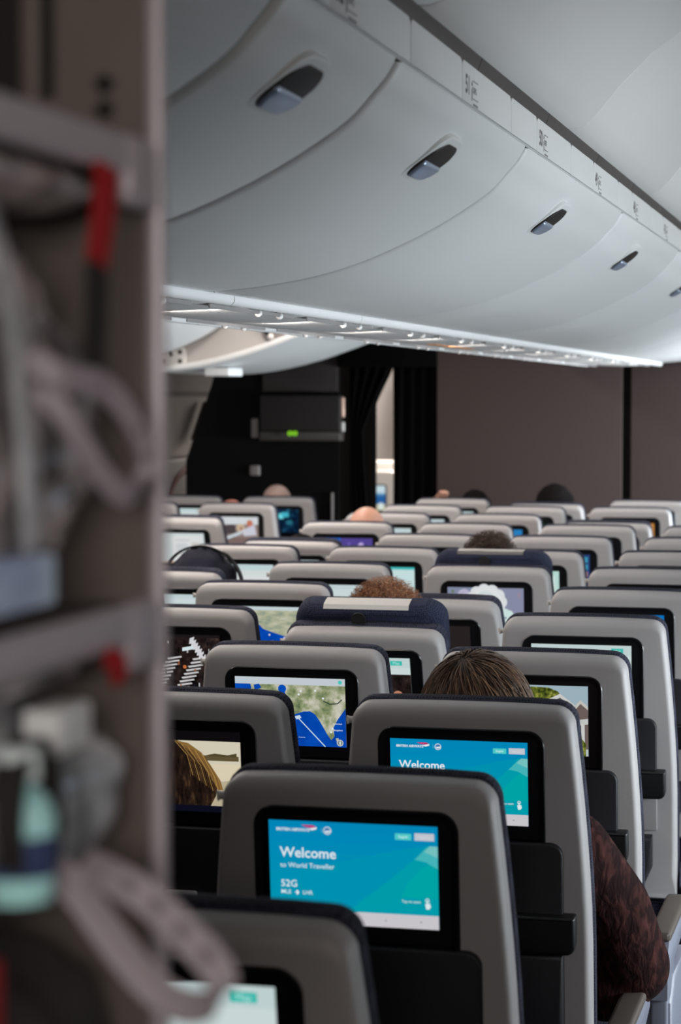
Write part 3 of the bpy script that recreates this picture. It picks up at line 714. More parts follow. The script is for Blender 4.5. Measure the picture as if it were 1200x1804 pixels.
def night(): return solid(NIGHT, [(.55, .15, .66, .34, (120, 226, 236)), (.62, .1, .78, .28, (70, 180, 200)), (.3, .45, .4, .62, (50, 140, 150)), (.72, .4, .86, .55, (40, 110, 130)), (0, .82, 1, 1, (8, 10, 16))])
def colourful():
    s = solid((26, 32, 96), [(0, 0, .42, 1, (30, 104, 204)), (.1, .2, .34, .7, (60, 140, 226)), (.42, 0, 1, 1, (84, 70, 148))])
    rnd = random.Random(9)
    for k in range(40): s.disc(rnd.uniform(.42, .97), rnd.uniform(.05, .95), rnd.uniform(.015, .05), rnd.choice([(150, 130, 206), (110, 90, 180), (196, 180, 230), (60, 50, 120), (206, 196, 226)]), 8)
    return s
def film_still():
    s = solid((146, 128, 124), [(0, 0, 1, .26, (214, 220, 224)), (.0, .7, 1, 1, (126, 106, 102))])
    s.poly([(.22, .30), (.5, .26), (.52, .55), (.28, .62)], (78, 70, 72)); s.disc(.62, .38, .09, (206, 182, 156), 14); s.disc(.82, .22, .07, (196, 120, 96), 12); s.poly([(.26, .72), (.62, .5), (.64, .58), (.28, .8)], (206, 222, 230))
    s.poly([(.62, .48), (.92, .26), (.96, .62), (.7, .66)], (206, 206, 220)); s.disc(.63, .40, .03, (150, 90, 70), 10)
    return s
def page():
    return solid((212, 222, 222), [(.34, .10, .96, .95, (224, 226, 226)), (.42, .22, .7, .25, (176, 180, 184)), (.42, .34, .66, .70, (206, 210, 212)), (.74, .3, .9, .6, (206, 204, 200)), (.74, .42, .9, .48, (196, 160, 140)), (0, .95, 1, 1, (206, 170, 140))])
def home_blue():
    s = Scr(); s.rect(0, 0, 1, 1, (10, 118, 196)); s.text('BRITISH AIRWAYS', .045, .10, .2, (190, 222, 240), .02); s.poly([(.2, .04), (.28, .04), (.285, .075), (.23, .07)], (206, 80, 140)); s.disc(.35, .085, .024, (190, 222, 240))
    s.rect(.75, .07, .85, .14, (60, 190, 210)); s.rect(.87, .065, .98, .14, (200, 226, 236)); s.text('Welcome', .065, .34, .33, (226, 238, 243), .012); s.rect(0, .86, 1, 1, (206, 206, 210)); return s
def apps():
    s = solid((44, 66, 120)); rnd = random.Random(4)
    for i in range(6):
        for j in range(5): s.rect(.05+.16*i, .06+.19*j, .17+.16*i, .20+.19*j, rnd.choice([(130, 120, 200), (60, 150, 180), (160, 120, 130), (90, 110, 170), (40, 120, 130)]))
    return s
def off(): 
    s = Scr(); s.rect(0, 0, 1, 1, (40, 34, 34)); return s  # switched-off glass, its dim grey added as a glow
def black(): 
    s = Scr(); s.rect(0, 0, 1, 1, (8, 8, 10)); return s
def amber():
    s = Scr(); s.rect(0, 0, 1, 1, (12, 10, 12)); s.rect(.86, .05, 1, 1, (206, 140, 60)); return s
def mapcorner(): return solid((200, 222, 230), [(0, .3, 1, .62, (96, 150, 190)), (0, .4, 1, .75, (40, 96, 160)), (0, .75, 1, 1, (206, 206, 176)), (.7, .7, .9, .95, (220, 236, 236))])

# ------------------------------------------------------------------ seats
PIV, LB = .45, .709
Y0, XR, WS, SP, PITCH = 3.038, -.5143, .395, .5107, .787
R0 = math.radians(6)
def half(v):
    """half width of the shell, v up the back"""
    d = LB-v
    t = min(1, max(0, d/.42)); return .1905+.030*(1-(1-t)**1.6)
def outline(grow=0, top=0, bottom=.02, r=.040, n=7):
    P = []; T = LB+top
    hw = half(T-r)+grow
    for v in [bottom+(T-r-bottom)*i/10 for i in range(11)]: P.append((half(v)+grow, v))
    for i in range(1, n+1):
        a = PI/2*i/n; P.append((hw-r+r*math.cos(a), T-r+r*math.sin(a)))
    # crown: slightly higher in the middle
    for i in range(1, 8):
        x = (hw-r)*(1-2*i/8); P.append((x, T+.0025*(1-(x/hw)**2)))
    Q = [(-x, v) for x, v in P[:11+n][::-1]]
    return P+Q
OUT_SHELL = outline(0, -.004, .02, .034); OUT_FAB = outline(.0025, 0, .0, .037); OUT_BODY = OUT_SHELL
def smooth_slab(bm, P, prof, mi=0):
    """prof: list of (y, inset)"""
    rings(bm, [[(x, y, z) for x, z in inset(P, d)] for y, d in prof], mi)
_sh = {}
def shared(name, fn, mats, parent, auto=40):
    """first call builds the mesh, later calls share it"""
    if name not in _sh:
        bm = bmesh.new(); fn(bm); o = link(name.split('|')[0], bm, mats, parent, auto=auto); _sh[name] = o.data; return o
    o = bpy.data.objects.new(name.split('|')[0], _sh[name]); COL.objects.link(o); o.parent = parent; return o
def f_shell(bm):
    L = []
    for y, d in [(0, .022), (.0008, .016), (.0030, .0098), (.0075, .0042), (.0140, .0010), (.022, 0), (.046, 0)]:
        L.append([(x+(a-x)*.55, y, b) for (x, z), (a, b) in zip(OUT_SHELL, inset(OUT_SHELL, d))])   # tighter edge at the sides than on top
    rings(bm, L)
def f_fab(bm):
    prof = [(.041, .012), (.044, .003), (.050, 0), (.070, 0), (.084, .004), (.096, .014), (.104, .035)]
    smooth_slab(bm, OUT_FAB, prof)
    # soft bolsters
    for v in bm.verts:
        if v.co.y > .100: v.co.y += .012*abs(v.co.x)/.2
def f_bezel(bm):
    P = rr(-.146, .146, LB-.246, LB-.040, .028, 8, (.006, .006, .030, .030))
    L = [[(x, y, z) for x, z in inset(P, d)] for y, d in ((.01, 0), (-.0015, 0), (-.0030, .0015), (-.0032, .004), (-.0010, .008), (-.0010, .014))]
    rings(bm, L)
def f_tray(bm):
    P = rr(-.176, .176, LB-.366, LB-.236, .02, 6, (.003, .003, .022, .022))
    slab(bm, P, -.010, .015, .004)
def f_arm(bm):
    slab(bm, rr(-.198, .198, LB-.428, LB-.360, .006, 5, (.016, .016, .004, .004)), -.030, .012, .006)
def f_latch(bm): slab(bm, rr(-.030, .030, LB-.372, LB-.352, .004), -.0345, -.008, .003)
def f_panel(bm): slab(bm, rr(-.176, .176, LB-.512, LB-.430, .004), -.006, .01, .002)
def f_pocket(bm):
    P = [(-.165, LB-.522), (-.165, LB-.60), (-.12, LB-.705), (.12, LB-.705), (.165, LB-.60), (.165, LB-.522)]
    slab(bm, P[::1], -.030, .01, .012)
def f_pocket_high(bm):
    P = [(-.176, LB-.430), (-.176, LB-.60), (-.14, LB-.705), (.14, LB-.705), (.176, LB-.60), (.176, LB-.430)]
    slab(bm, P, -.024, .01, .010)
def f_clip(bm): box(bm, -.012, .012, -.034, -.026, LB-.530, LB-.520, .002)
def f_hook(bm):
    v = LB-.038; h = half(v)
    tube(bm, [(-h+.004, .030, v), (-h-.007, .028, v), (-h-.011, .026, v)], [.006, .006, .008], 10)
def f_seatpan(bm):
    P = rr(-.215, .215, .345, .475, .03)
    L = [[(x, y, z) for x, z in inset(P, d)] for y, d in ((.06, .03), (.07, .01), (.09, 0), (.46, 0), (.50, .012), (.515, .04))]
    rings(bm, L)
def f_base(bm):
    for sx in (-.17, .17):
        box(bm, sx-.018, sx+.018, .10, .13, .0, .33, .004); box(bm, sx-.018, sx+.018, .42, .45, .0, .33, .004); box(bm, sx-.02, sx+.02, .06, .48, .0, .03, .006)
    box(bm, -.22, .22, .10, .14, .30, .345, .004); box(bm, -.22, .22, .41, .45, .30, .345, .004)
def f_armbody(bm):
    # side view polygon extruded in x: post below, beam above
    P = [(.02, .43), (.02, .525), (.05, .55), (.40, .55), (.435, .54), (.43, .515), (.36, .50), (.14, .49), (.11, .43)]
    rings(bm, [[(x, y, z) for y, z in inset(P[::-1], d)] for x, d in ((-.022, .006), (-.019, 0), (.019, 0), (.022, .006))])
    box(bm, -.018, .018, .03, .10, .30, .44, .006)
def f_pad(bm):
    P = rr(-.023, .023, .547, .570, .008)
    L = [[(x, y, z) for x, z in inset(P, d)] for y, d in ((.04, .008), (.045, .002), (.06, 0), (.40, 0), (.425, .002), (.432, .008))]
    rings(bm, L)
def f_endbay(bm):
    P = [(.04, .06), (.04, .42), (.10, .475), (.40, .46), (.46, .38), (.46, .16), (.40, .06)]
    rings(bm, [[(x, y, z) for y, z in inset(P[::-1], d)] for x, d in ((-.020, .0), (.006, .0), (.018, .006), (.024, .020))])
def f_headrest(bm):
    P = rr(-.186, .186, LB-.11, LB+.040, .05, 8, (.02, .02, .055, .055))
    smooth_slab(bm, P, [(.052, .022), (.056, .010), (.066, .002), (.080, 0), (.115, 0), (.128, .006), (.136, .025)])
    for v in bm.verts: v.co.y += .10*abs(v.co.x/.186)**3*.35
def f_hcloth(bm):
    P = [(x, y, z) for x, y, z in []]
    g = [[(u*.105, y, LB+.0415-dz) for u in (-1, -.5, 0, .5, 1)] for y, dz in ((.070, .010), (.078, .001), (.10, -.0005), (.120, .001), (.136, .012), (.142, .05), (.143, .10))]
    vs = [[bm.verts.new(p) for p in r] for r in g]
    for a, b in zip(vs[:-1], vs[1:]):
        for i in range(4): bm.faces.new((a[i], a[i+1], b[i+1], b[i]))
    bmesh.ops.solidify(bm, geom=bm.faces[:], thickness=-.0015)
def f_roundmark(bm): cyl(bm, (-.015, .050, LB+.012), (-.015, .055, LB+.012), .018, 20)  # dark disc standing in for the round shadow on the headrest back

def seat(col, k, content, label, recline=6, high=False, raised=False, aisle=False, xoff=0, arm_up=False):
    xc = XR-(1-col)*SP-WS/2+xoff-.009; yt = Y0+k*PITCH
    root = empty('airline_seat', (xc, yt+LB*math.sin(R0), 0))
    tag(root, label, 'seat', 'economy seats')
    r = math.radians(recline)
    def back(o): o.location = (0, 0, PIV); o.rotation_euler = (r, 0, 0); return o
    sh = back(shared('back_shell', f_shell, M['shell'], root, 60))
    back(shared('back_cushion', f_fab, M['navy'], root, 60))
    shared('screen_bezel', f_bezel, M['bezel'], sh, 40)
    content().done(sh, LB-.0605).location.x = -.003
    shared('tray_table', f_tray, M['tray'], sh); shared('tray_arm', f_arm, M['black'], sh); shared('tray_latch', f_latch, M['shell_dark'], sh)
    if high: shared('seat_pocket|h', f_pocket_high, M['tray'], sh)
    else:
        shared('lower_panel', f_panel, M['shell_dark'], sh); shared('seat_pocket', f_pocket, M['pocket'], sh); shared('pocket_clip', f_clip, M['hook'], sh)
    shared('coat_hook', f_hook, M['hook'], sh)
    if raised:
        hr = back(shared('headrest', f_headrest, M['navy_in'], root, 60)); shared('headrest_cover', f_hcloth, M['cloth'], hr); shared('headrest_shadow', f_roundmark, M['bezel_in'], hr)
    shared('seat_cushion', f_seatpan, M['navy'], root, 50); shared('seat_base', f_base, M['lens'], root)
    a = shared('armrest', f_armbody, M['armgrey'], root); a.location.x = SP/2
    if arm_up: a.rotation_euler.x = math.radians(88); a.location = (SP/2-.006, .53, .44)
    shared('armrest_pad', f_pad, M['pad'], a)
    if aisle:
        e = shared('end_bay', f_endbay, M['armgrey'], root); e.location.x = SP/2+.005
    return root
RW = ['nearest', 'second', 'third', 'fourth', 'fifth', 'sixth', 'seventh', 'eighth', 'ninth', 'tenth', 'eleventh', 'twelfth', 'farthest']
def lab(what, k, c):
    cn = {1: 'aisle column', 0: 'column next to aisle column', -1: 'third column from right aisle', -2: 'fourth column from right aisle'}[c]
    t = 'seat %s, %s row, %s' % (what, RW[k+1], cn)
    return t
G2 = lambda: ui(); white = lambda: solid((206, 220, 222), [(0, 0, 1, .1, (196, 214, 216))]); mint = lambda: solid((186, 222, 214), [(.6, .1, .95, .9, (206, 228, 222))])
cyan = lambda: solid((200, 226, 226), [(0, 0, 1, .06, (70, 190, 190))]); bluew = lambda: solid((40, 130, 196), [(.5, .2, .95, .8, (150, 206, 230)), (.7, .3, .9, .6, (206, 232, 240))])
greenish = lambda: solid((16, 26, 22), [(.7, .1, .95, .9, (36, 52, 40))])
SEATS = {}
def put(col, k, content, what, **kw): SEATS[col, k] = seat(col, k, content, lab(what, k, col), aisle=(col == 1), **kw)
put(1, -1, ui, 'with pale menu screen', high=True, recline=11)
put(1, 0, lambda: welcome('52G'), 'with large blue welcome screen reading 52G', high=True)
put(1, 1, lambda: welcome('51G'), 'with half hidden blue welcome screen', high=True)
put(1, 2, house, 'showing a house, behind the brown-haired passenger')
put(1, 3, ui, 'with pale green menu strip')
put(1, 4, home_blue, 'with a blue strip of screen showing')
put(1, 5, lambda: solid((190, 196, 200), [(0, 0, 1, .3, (214, 216, 218))]), 'with a thin white screen edge')
put(1, 6, black, 'with dark screen')
put(1, 7, black, 'mostly cut by the frame')
put(1, 8, black, 'only its corner in frame')
put(0, 1, movie_hair, 'showing a film of blond hair')
put(0, 2, map_india, 'showing a flight map of India')
put(0, 3, lambda: ui(face=True), 'reclined with raised navy headrest before auburn hair', recline=18, raised=True)
put(0, 4, off, 'reclined with grey switched-off screen', recline=18)
put(0, 5, flower, 'showing white flowers, navy headrest raised', raised=True)
put(0, 6, mint, 'reclined slightly, mint screen sliver', recline=8)
put(0, 7, apps, 'with violet icon screen sliver')
put(0, 8, black, 'with black bezel showing at its right')
put(0, 9, black, 'reclined, only its right shoulder showing', recline=18)
put(0, 10, amber, 'with black screen and amber strip')
put(0, 11, black, 'top edge before the divider wall')
put(-1, 3, crossing, 'showing a street crossing at night')
put(-1, 4, map_relief, 'showing a relief map with blue sea')
put(-1, 5, white, 'with blank white screen')
put(-1, 6, cyan, 'with tall white screen beside auburn hair')
put(-1, 7, black, 'with dark bezel, behind curly dark hair')
put(-1, 8, black, 'with dark bezel line')
put(-1, 9, bluew, 'with small bright blue screen corner')
put(-1, 10, greenish, 'with dim green screen corner')
put(-1, 11, black, 'reclined before the black-haired passenger', recline=16)
put(-2, 4, white, 'with white screen strip beside the cabinet')
put(-2, 5, white, 'reclined, the hooded passenger sitting in it', recline=18)
put(-2, 6, article, 'showing a page of pictures past the hood')
put(-2, 7, white, 'reclined, mostly covered', recline=18)
put(-2, 8, colourful, 'with vivid blue and violet screen')
put(-2, 9, white, 'with small white screen behind the bald head')
put(-2, 10, white, 'with small white screen')
put(-2, 11, white, 'with tiny white screen, hand over its top')
XL = -.042
def putL(c, k, content, label, **kw): SEATS[c, k] = seat(c, k, content, label, xoff=-(.55-(SP-WS))+.0+XL*0, **kw)
putL(-3, 9, page, 'grey seat reclined with tall white page screen, left block beside the cabinet', recline=18)
putL(-3, 10, film_still, 'grey seat showing a bright film still, left block, whole screen visible')
putL(-3, 11, night, 'grey seat with dark blue night picture, left block, aisle side at front')
putL(-4, 10, white, 'grey seat in the left block hidden behind the film still seat', recline=6)
putL(-4, 11, article, 'grey seat at the far left front, white screen partly behind another seat')
# seat of the next cabin, seen through the gap between the curtains
root = empty('airline_seat', (-3.745, 16.5, 0)); tag(root, 'pale seat back with blue landscape screen seen between the dark curtains', 'seat')
bm = bmesh.new(); slab(bm, rr(-.20, .13, .40, 1.150, .03), 0, .10, .02); link('back_shell', bm, M['seatnext'], root, auto=40)
bm = bmesh.new(); box(bm, -.22, .22, .05, .50, .30, .47, .03); box(bm, -.18, .18, .1, .45, 0, .30, .01); link('seat_cushion', bm, M['navy'], root, auto=40)
s = mapcorner(); s.k = 2; o = s.done(root, 1.040); o.scale = (.66, 1, 1.25); o.location.x = -.01
bm = bmesh.new(); slab(bm, rr(-.10, .08, .84, 1.05, .015), -.003, .01, .002); link('screen_bezel', bm, M['bezel_in'], root, auto=40)
root = empty('side_ledge', (-3.9, 17.4, 0)); tag(root, 'pale ledge under the bright wall seen between the curtains', 'ledge')
bm = bmesh.new(); box(bm, -.42, .9, 0, .12, 0, 1.20, .02); link('ledge_body', bm, M['seatnext'], root, auto=40)
# ------------------------------------------------------------------ people
def limb(bm, a, b, ra, rb, seg=14):
    a, b = Vector(a), Vector(b); n = 5
    tube(bm, [a+(b-a)*i/n for i in range(n+1)], [ra+(rb-ra)*i/n for i in range(n+1)], seg)
    ball(bm, a, ra, seg); ball(bm, b, rb, seg)
def fuse(name, bm, m, parent, voxel, smooth=4):
    """voxel-fuse overlapping volumes into one continuous surface"""
    me = bpy.data.meshes.new(name); bm.to_mesh(me); bm.free()
    o = bpy.data.objects.new(name, me); COL.objects.link(o)
    r = o.modifiers.new('r', 'REMESH'); r.mode = 'VOXEL'; r.voxel_size = voxel; r.use_smooth_shade = True
    s = o.modifiers.new('s', 'SMOOTH'); s.factor = .5; s.iterations = smooth
    dg = bpy.context.evaluated_depsgraph_get(); dg.update()
    m2 = bpy.data.meshes.new_from_object(o.evaluated_get(dg)); o.modifiers.clear(); o.data = m2; bpy.data.meshes.remove(me)
    m2.materials.clear(); m2.materials.append(m)
    for p in m2.polygons: p.use_smooth = True
    o.parent = parent; return o
def head_parts(bm, H, s, tilt=0):
    """H = centre of the skull, s = scale; the face looks along +y"""
    V = lambda x, y, z: (H[0]+x*s, H[1]+y*s, H[2]+z*s)
    ball(bm, V(0, -.008, .018), .092*s, 24, (.83, 1.02, 1.02))      # skull
    ball(bm, V(0, .022, -.030), .068*s, 20, (.92, .98, 1.10))       # face
    ball(bm, V(0, .048, -.085), .034*s, 14, (1.1, .9, .75))         # chin
    for sx in (-1, 1):
        ball(bm, V(sx*.040, .010, -.062), .034*s, 12, (.8, 1.2, .9))  # jaw
        ball(bm, V(sx*.036, .066, -.018), .020*s, 10, (1, .6, .8))   # cheek
        ball(bm, V(sx*.077, -.004, -.008), .030*s, 12, (.28, .62, 1.0))  # ear
        ball(bm, V(sx*.030, .080, .018), .014*s, 8, (1.4, .6, .5))   # brow
    tube(bm, [V(0, .084, .016), V(0, .098, -.008), V(0, .107, -.026), V(0, .088, -.034)], [.009*s, .011*s, .014*s, .009*s], 10)   # nose
    ball(bm, V(0, .084, -.054), .019*s, 10, (1.2, .5, .38))         # lips
def hand_parts(bm, w, d, s, up=Vector((0, 0, 1)), flip=1):
    """w wrist, d direction of the hand: palm, four curled fingers and a thumb"""
    w = Vector(w); d = Vector(d).normalized(); side = d.cross(up).normalized()*flip; nrm = -up
    palm = w+d*.05*s
    limb(bm, w, palm, .021*s, .024*s, 10)
    for i in range(-1, 2): limb(bm, w+d*.02*s+side*.012*i*s, palm+side*.024*i*s+d*.03*s, .015*s, .014*s, 8)
    for i, L in zip((-1.5, -.5, .5, 1.5), (.060, .074, .078, .068)):
        b = palm+d*.038*s+side*.017*i*s; k = b+d*L*.5*s+nrm*.006*s; t = k+d*L*.36*s+nrm*.020*s; e = t+d*L*.10*s+nrm*.018*s
        limb(bm, b, k, .0085*s, .008*s, 8); limb(bm, k, t, .008*s, .0072*s, 8); limb(bm, t, e, .0072*s, .0062*s, 8)
    b = w+d*.03*s+side*.024*s; k = b+side*.028*s+d*.026*s+nrm*.008*s; t = k+d*.030*s+side*.004*s+nrm*.010*s
    limb(bm, b, k, .011*s, .0095*s, 8); limb(bm, k, t, .0095*s, .0075*s, 8)
def person(col, k, top, hs, label, skin, hair=None, recline=6, arms=None, cloth='shirt', voxel=.012, xo=0, lift=None):
    """seated passenger; top = world (x, z) of the crown"""
    sr = SEATS[col, k]; r = math.radians(recline)
    yb = -LB*math.sin(r)*1.0
    root = empty('person', (top[0], sr.location.y, 0)); tag(root, label, 'person')
    yh = yb+.245                                        # skull centre ahead of the seat top
    H = Vector((0, yh, top[1]-.112*hs)); N = H+Vector((0, -.012, -.105*hs)); C = N+Vector((0, .0, -.085))
    hip = Vector((0, .235, .575)); sh = .165
    A = arms or {1: ((.185, .30, .665), (.10, .52, .66)), -1: ((-.185, .30, .665), (-.10, .52, .66))}
    mid = C*.45+hip*.55+Vector((0, .015, 0))
    def torso(bm, g):
        limb(bm, hip+Vector((-.075, 0, 0)), hip+Vector((.075, 0, 0)), .095+g, .095+g)
        limb(bm, hip, mid, .118+g, .112+g)
        limb(bm, mid, C, .112+g, .098+g); limb(bm, mid+Vector((-.05, 0, 0)), C+Vector((-.075, 0, -.02)), .085+g, .078+g); limb(bm, mid+Vector((.05, 0, 0)), C+Vector((.075, 0, -.02)), .085+g, .078+g)
        limb(bm, C+Vector((-sh+.03, 0, -.025)), C+Vector((sh-.03, 0, -.025)), .062+g, .062+g)
        limb(bm, C, N, .062+g, .050+g)
    def arm(bm, g, s, full=True):
        S0 = C+Vector((s*sh, 0, -.035)); E = Vector(A[s][0]); Wr = Vector(A[s][1])
        limb(bm, S0, E, .052+g, .042+g); limb(bm, E, Wr-(Wr-E).normalized()*(0 if full else .015), .041+g, .028+g*.8)
        return E, Wr
    def legs(bm, g):
        for s in (-1, 1):
            K = Vector((s*(.10 if not arms or s < 0 else .15), .63, .565)); F = Vector((s*.11, .56, .085))
            limb(bm, hip+Vector((s*.075, 0, 0)), K, .083+g, .060+g); limb(bm, K, F, .055+g, .036+g)
    bm = bmesh.new(); head_parts(bm, H, hs); limb(bm, H+Vector((0, -.012, -.03*hs)), N+Vector((0, 0, -.02)), .052*hs, .055)
    torso(bm, 0); legs(bm, 0)
    for s in (-1, 1):
        E, Wr = arm(bm, 0, s); hand_parts(bm, Wr, (Wr-E).normalized(), 1, Vector((0, 0, 1)), -s)
        F = Vector((s*.11, .56, .06)); limb(bm, F, F+Vector((0, .13, -.02)), .038, .030)
    body = fuse('body', bm, M[skin], root, voxel)
    bm = bmesh.new(); torso(bm, .012); [arm(bm, .012, s, False) for s in (-1, 1)]
    if cloth == 'sweater':
        E_ = Vector(A[1][0]); S_ = C+Vector((sh, 0, -.030))
        limb(bm, S_+Vector((.012, 0, .012)), S_*.45+E_*.55+Vector((.016, -.005, .012)), .070, .074); limb(bm, S_*.45+E_*.55+Vector((.016, -.005, .012)), E_+Vector((.0, .02, -.02)), .074, .072); limb(bm, E_+Vector((-.02, .04, -.03)), Vector((.10, .56, .60)), .080, .070); limb(bm, E_+Vector((-.05, .02, -.05)), Vector((.12, .50, .56)), .080, .080)
    fuse('top_garment', bm, M[cloth], root, voxel, 8 if cloth == 'sweater' else 4)
    bm = bmesh.new(); legs(bm, .012); limb(bm, hip+Vector((-.075, 0, -.005)), hip+Vector((.075, 0, -.005)), .103, .103)
    fuse('trousers', bm, M['trousers'], root, voxel)
    bm = bmesh.new()
    for s in (-1, 1): limb(bm, (s*.11, .53, .045), (s*.11, .72, .036), .045, .036)
    fuse('shoes', bm, M['black'], root, .014)
    bm = bmesh.new()
    for s in (-1, 1): ball(bm, (H[0]+s*.030*hs, H[1]+.0675*hs, H[2]+.002*hs), .0135*hs, 12, (1.15, 1, .72))
    for s in (-1, 1): ball(bm, (H[0]+s*.030*hs, H[1]+.0790*hs, H[2]+.002*hs), .0050*hs, 10, (1, .6, 1), 1)
    link('eyes', bm, [M['eye'], M['bezel_in']], root)
    bm = bmesh.new(); tube(bm, [(H[0]+x*hs, H[1]+y*hs, H[2]-.055*hs) for x, y in ((-.024, .083), (-.012, .0925), (0, .0945), (.012, .0925), (.024, .083))], [.002*hs, .005*hs, .0055*hs, .005*hs, .002*hs], 8); link('lips', bm, M['lips'], root)
    if hair: hair(root, H, hs)
    return root
def skull_pt(H, s, th, ph, lift=0):
    """point on the skull; th from the crown, ph around (0 = front)"""
    x = math.sin(th)*math.sin(ph); y = math.sin(th)*math.cos(ph); z = math.cos(th)
    return Vector((H[0]+(.078+lift)*s*x*1.0, H[1]+(-.008+(.095+lift)*y)*s, H[2]+(.018+(.095+lift)*z)*s))
def hair_cap(mats, lift, low, noise_a=.004, back=2.05, front=1.05, name='hair'):
    def f(root, H, s):
        bm = bmesh.new(); nu, nv = 40, 18; rows = []
        for j in range(nv+1):
            row = []
            for i in range(nu):
                ph = 2*PI*i/nu; lim = front+(back-front)*(.5-.5*math.cos(ph))**.7
                th = max(.002, lim*j/nv); n = noise.noise(Vector((math.sin(ph)*3, math.cos(ph)*3, th*3+s)))*noise_a
                e = lift*(1-.55*(j/nv)**4)
                row.append(bm.verts.new(skull_pt(H, s, th, ph, e+n)))
            rows.append(row)
        for a, b in zip(rows[:-1], rows[1:]):
            for i in range(nu): bm.faces.new((a[i], a[(i+1) % nu], b[(i+1) % nu], b[i]))
        o = link(name, bm, mats, root); md = o.modifiers.new('t', 'SOLIDIFY'); md.thickness = .012; md.offset = -1
        return o
    return f
def strand_hair(mats, lift, n, length, kind, rad=.0013, back=2.05, front=1.0):
    capf = hair_cap(mats[:1], lift*.82, .01, .003, back, front)
    def f(root, H, s):
        cap = capf(root, H, s); rnd = random.Random(int(n+length*1000))
        bm = bmesh.new(); bm.from_mesh(cap.data); bpy.data.objects.remove(cap)
        bmesh.ops.solidify(bm, geom=bm.faces[:], thickness=.010)
        cr = (.42, PI*1.12)                                  # the crown whorl sits on the upper back of the head
        c3 = Vector((math.sin(cr[0])*math.sin(cr[1]), math.sin(cr[0])*math.cos(cr[1]), math.cos(cr[0])))
        for q in range(n):
            ph = rnd.uniform(0, 2*PI); th = math.acos(1-rnd.random()*(1-math.cos(back-.25)))
            lim = front+(back-front)*(.5-.5*math.cos(ph))**.7
            if th > lim: continue
            d = Vector((math.sin(th)*math.sin(ph), math.sin(th)*math.cos(ph), math.cos(th)))
            pts, e0 = [], lift*rnd.uniform(.80, 1.12)
            if kind == 'swirl':
                v = (d-c3*d.dot(c3)); v = v.normalized() if v.length > 1e-3 else Vector((1, 0, 0))
                nst = 8; step = length/nst
                jit = Vector((rnd.gauss(0, 1), rnd.gauss(0, 1), rnd.gauss(0, 1)))*.16
                for i in range(nst+1):
                    x = math.acos(max(-1, min(1, d.z))); p_ = math.atan2(d.x, d.y)
                    pts.append(skull_pt(H, s, x, p_, e0+.003*math.sin(i*.8+q)*.3-(.004 if i == nst else 0)))
                    out = (d-c3*d.dot(c3)).normalized(); sw = c3.cross(d)
                    mv = out*1.0+sw*max(.15, 1.3-2.0*math.acos(max(-1, min(1, d.dot(c3)))))+Vector((0, 0, -.35))+jit
                    mv = mv-d*mv.dot(d); d = (d+mv.normalized()*step/.095).normalized()
                    ph2 = math.atan2(d.x, d.y)
                    if math.acos(max(-1, min(1, d.z))) > front+.06+(back-front)*(.5-.5*math.cos(ph2))**.7: break
            else:
                a = rnd.uniform(0, 2*PI); t1 = d.orthogonal().normalized(); t2 = d.cross(t1)
                base = skull_pt(H, s, th, ph, lift*.75); R = rnd.uniform(.005, .013); lean = (t1*rnd.gauss(0, 1)+t2*rnd.gauss(0, 1))*.35
                for i in range(9):
                    t = i/8; g = a+t*2*PI*rnd.uniform(.8, 1.25)
                    pts.append(base+(d+lean)*(length*t)+(t1*math.cos(g)+t2*math.sin(g))*R*min(1, t*3))
            if len(pts) > 2:
                m = len(pts); tube(bm, pts, [rad*(1-.75*(i/(m-1))**2) for i in range(m)], 3, rnd.choices(range(len(mats)), (2, 4, 2) if len(mats) == 3 else None)[0], False)
        link('hair', bm, mats, root)
    return f
HB = [M['hair_b1'], M['hair_b2'], M['hair_b3']]; HO = [M['hair_o1'], M['hair_o2'], M['hair_o3']]; HK = [M['hair_k'], M['hair_k'], M['hair_b1']]
person(1, 1, (-.734, EYE-.478), 1.06, 'person with brown swirled hair and maroon sweater, elbow out over the aisle armrest', 'skin',
       strand_hair(HB, .020, 4200, .085, 'swirl', .0014, 2.15, 1.15), arms={1: ((.262, .37, .625), (.09, .58, .66)), -1: ((-.20, .33, .675), (-.11, .52, .66))}, cloth='sweater', voxel=.008)
person(0, 3, (-1.240, EYE-.480), 1.0, 'person with curly auburn hair above the raised navy headrest', 'skin_pale', strand_hair(HO, .010, 1300, .030, 'curl', .0010, 1.9, 1.1), recline=12)
def hooded(root, H, s):
    o = hair_cap([M['hood']], .026, .01, .010, 2.5, 1.25, 'hood')(root, H, s)
    bm = bmesh.new(); pts = [(H[0]+.085*math.cos(t), H[1]-.03+.02*math.sin(t), H[2]-.13+.0*t) for t in [2*PI*i/16 for i in range(17)]]
    tube(bm, pts, .034, 10); link('hood_collar', bm, M['hood'], root)
hp = person(-2, 5, (-2.196, EYE-.512), 1.10, 'person in a dark navy hood wearing headphones', 'skin', hooded, recline=14, cloth='hood')
person(-2, 7, (-2.275, EYE-.545), .95, 'person with dark hair just showing above a reclined seat', 'skin', hair_cap(HK[:1], .014, .01), recline=14)
person(-2, 8, (-2.214, EYE-.462), 1.05, 'bald person seated ahead of the vivid blue and violet screen', 'skin')
person(-3, 11, (-3.262, EYE-.460), 1.06, 'person with close-cropped pinkish-grey head at the cabin front', 'skin_pale', None)
person(-3, 10, (-3.288, EYE-.508), .92, 'ruddy bald person low behind the film still seat', 'skin_red', None)
person(0, 5, (-1.262, EYE-.452), .84, 'person with tousled dark brown hair above the farther navy headrest', 'skin', strand_hair([M['hair_b1'], M['hair_b1'], M['hair_b2']], .010, 900, .028, 'curl', .0012, 1.9, 1.1))
person(-1, 11, (-1.731, EYE-.466), 1.08, 'black-haired person, tallest silhouette against the divider wall', 'skin', hair_cap(HK[:1], .022, .01), recline=12)
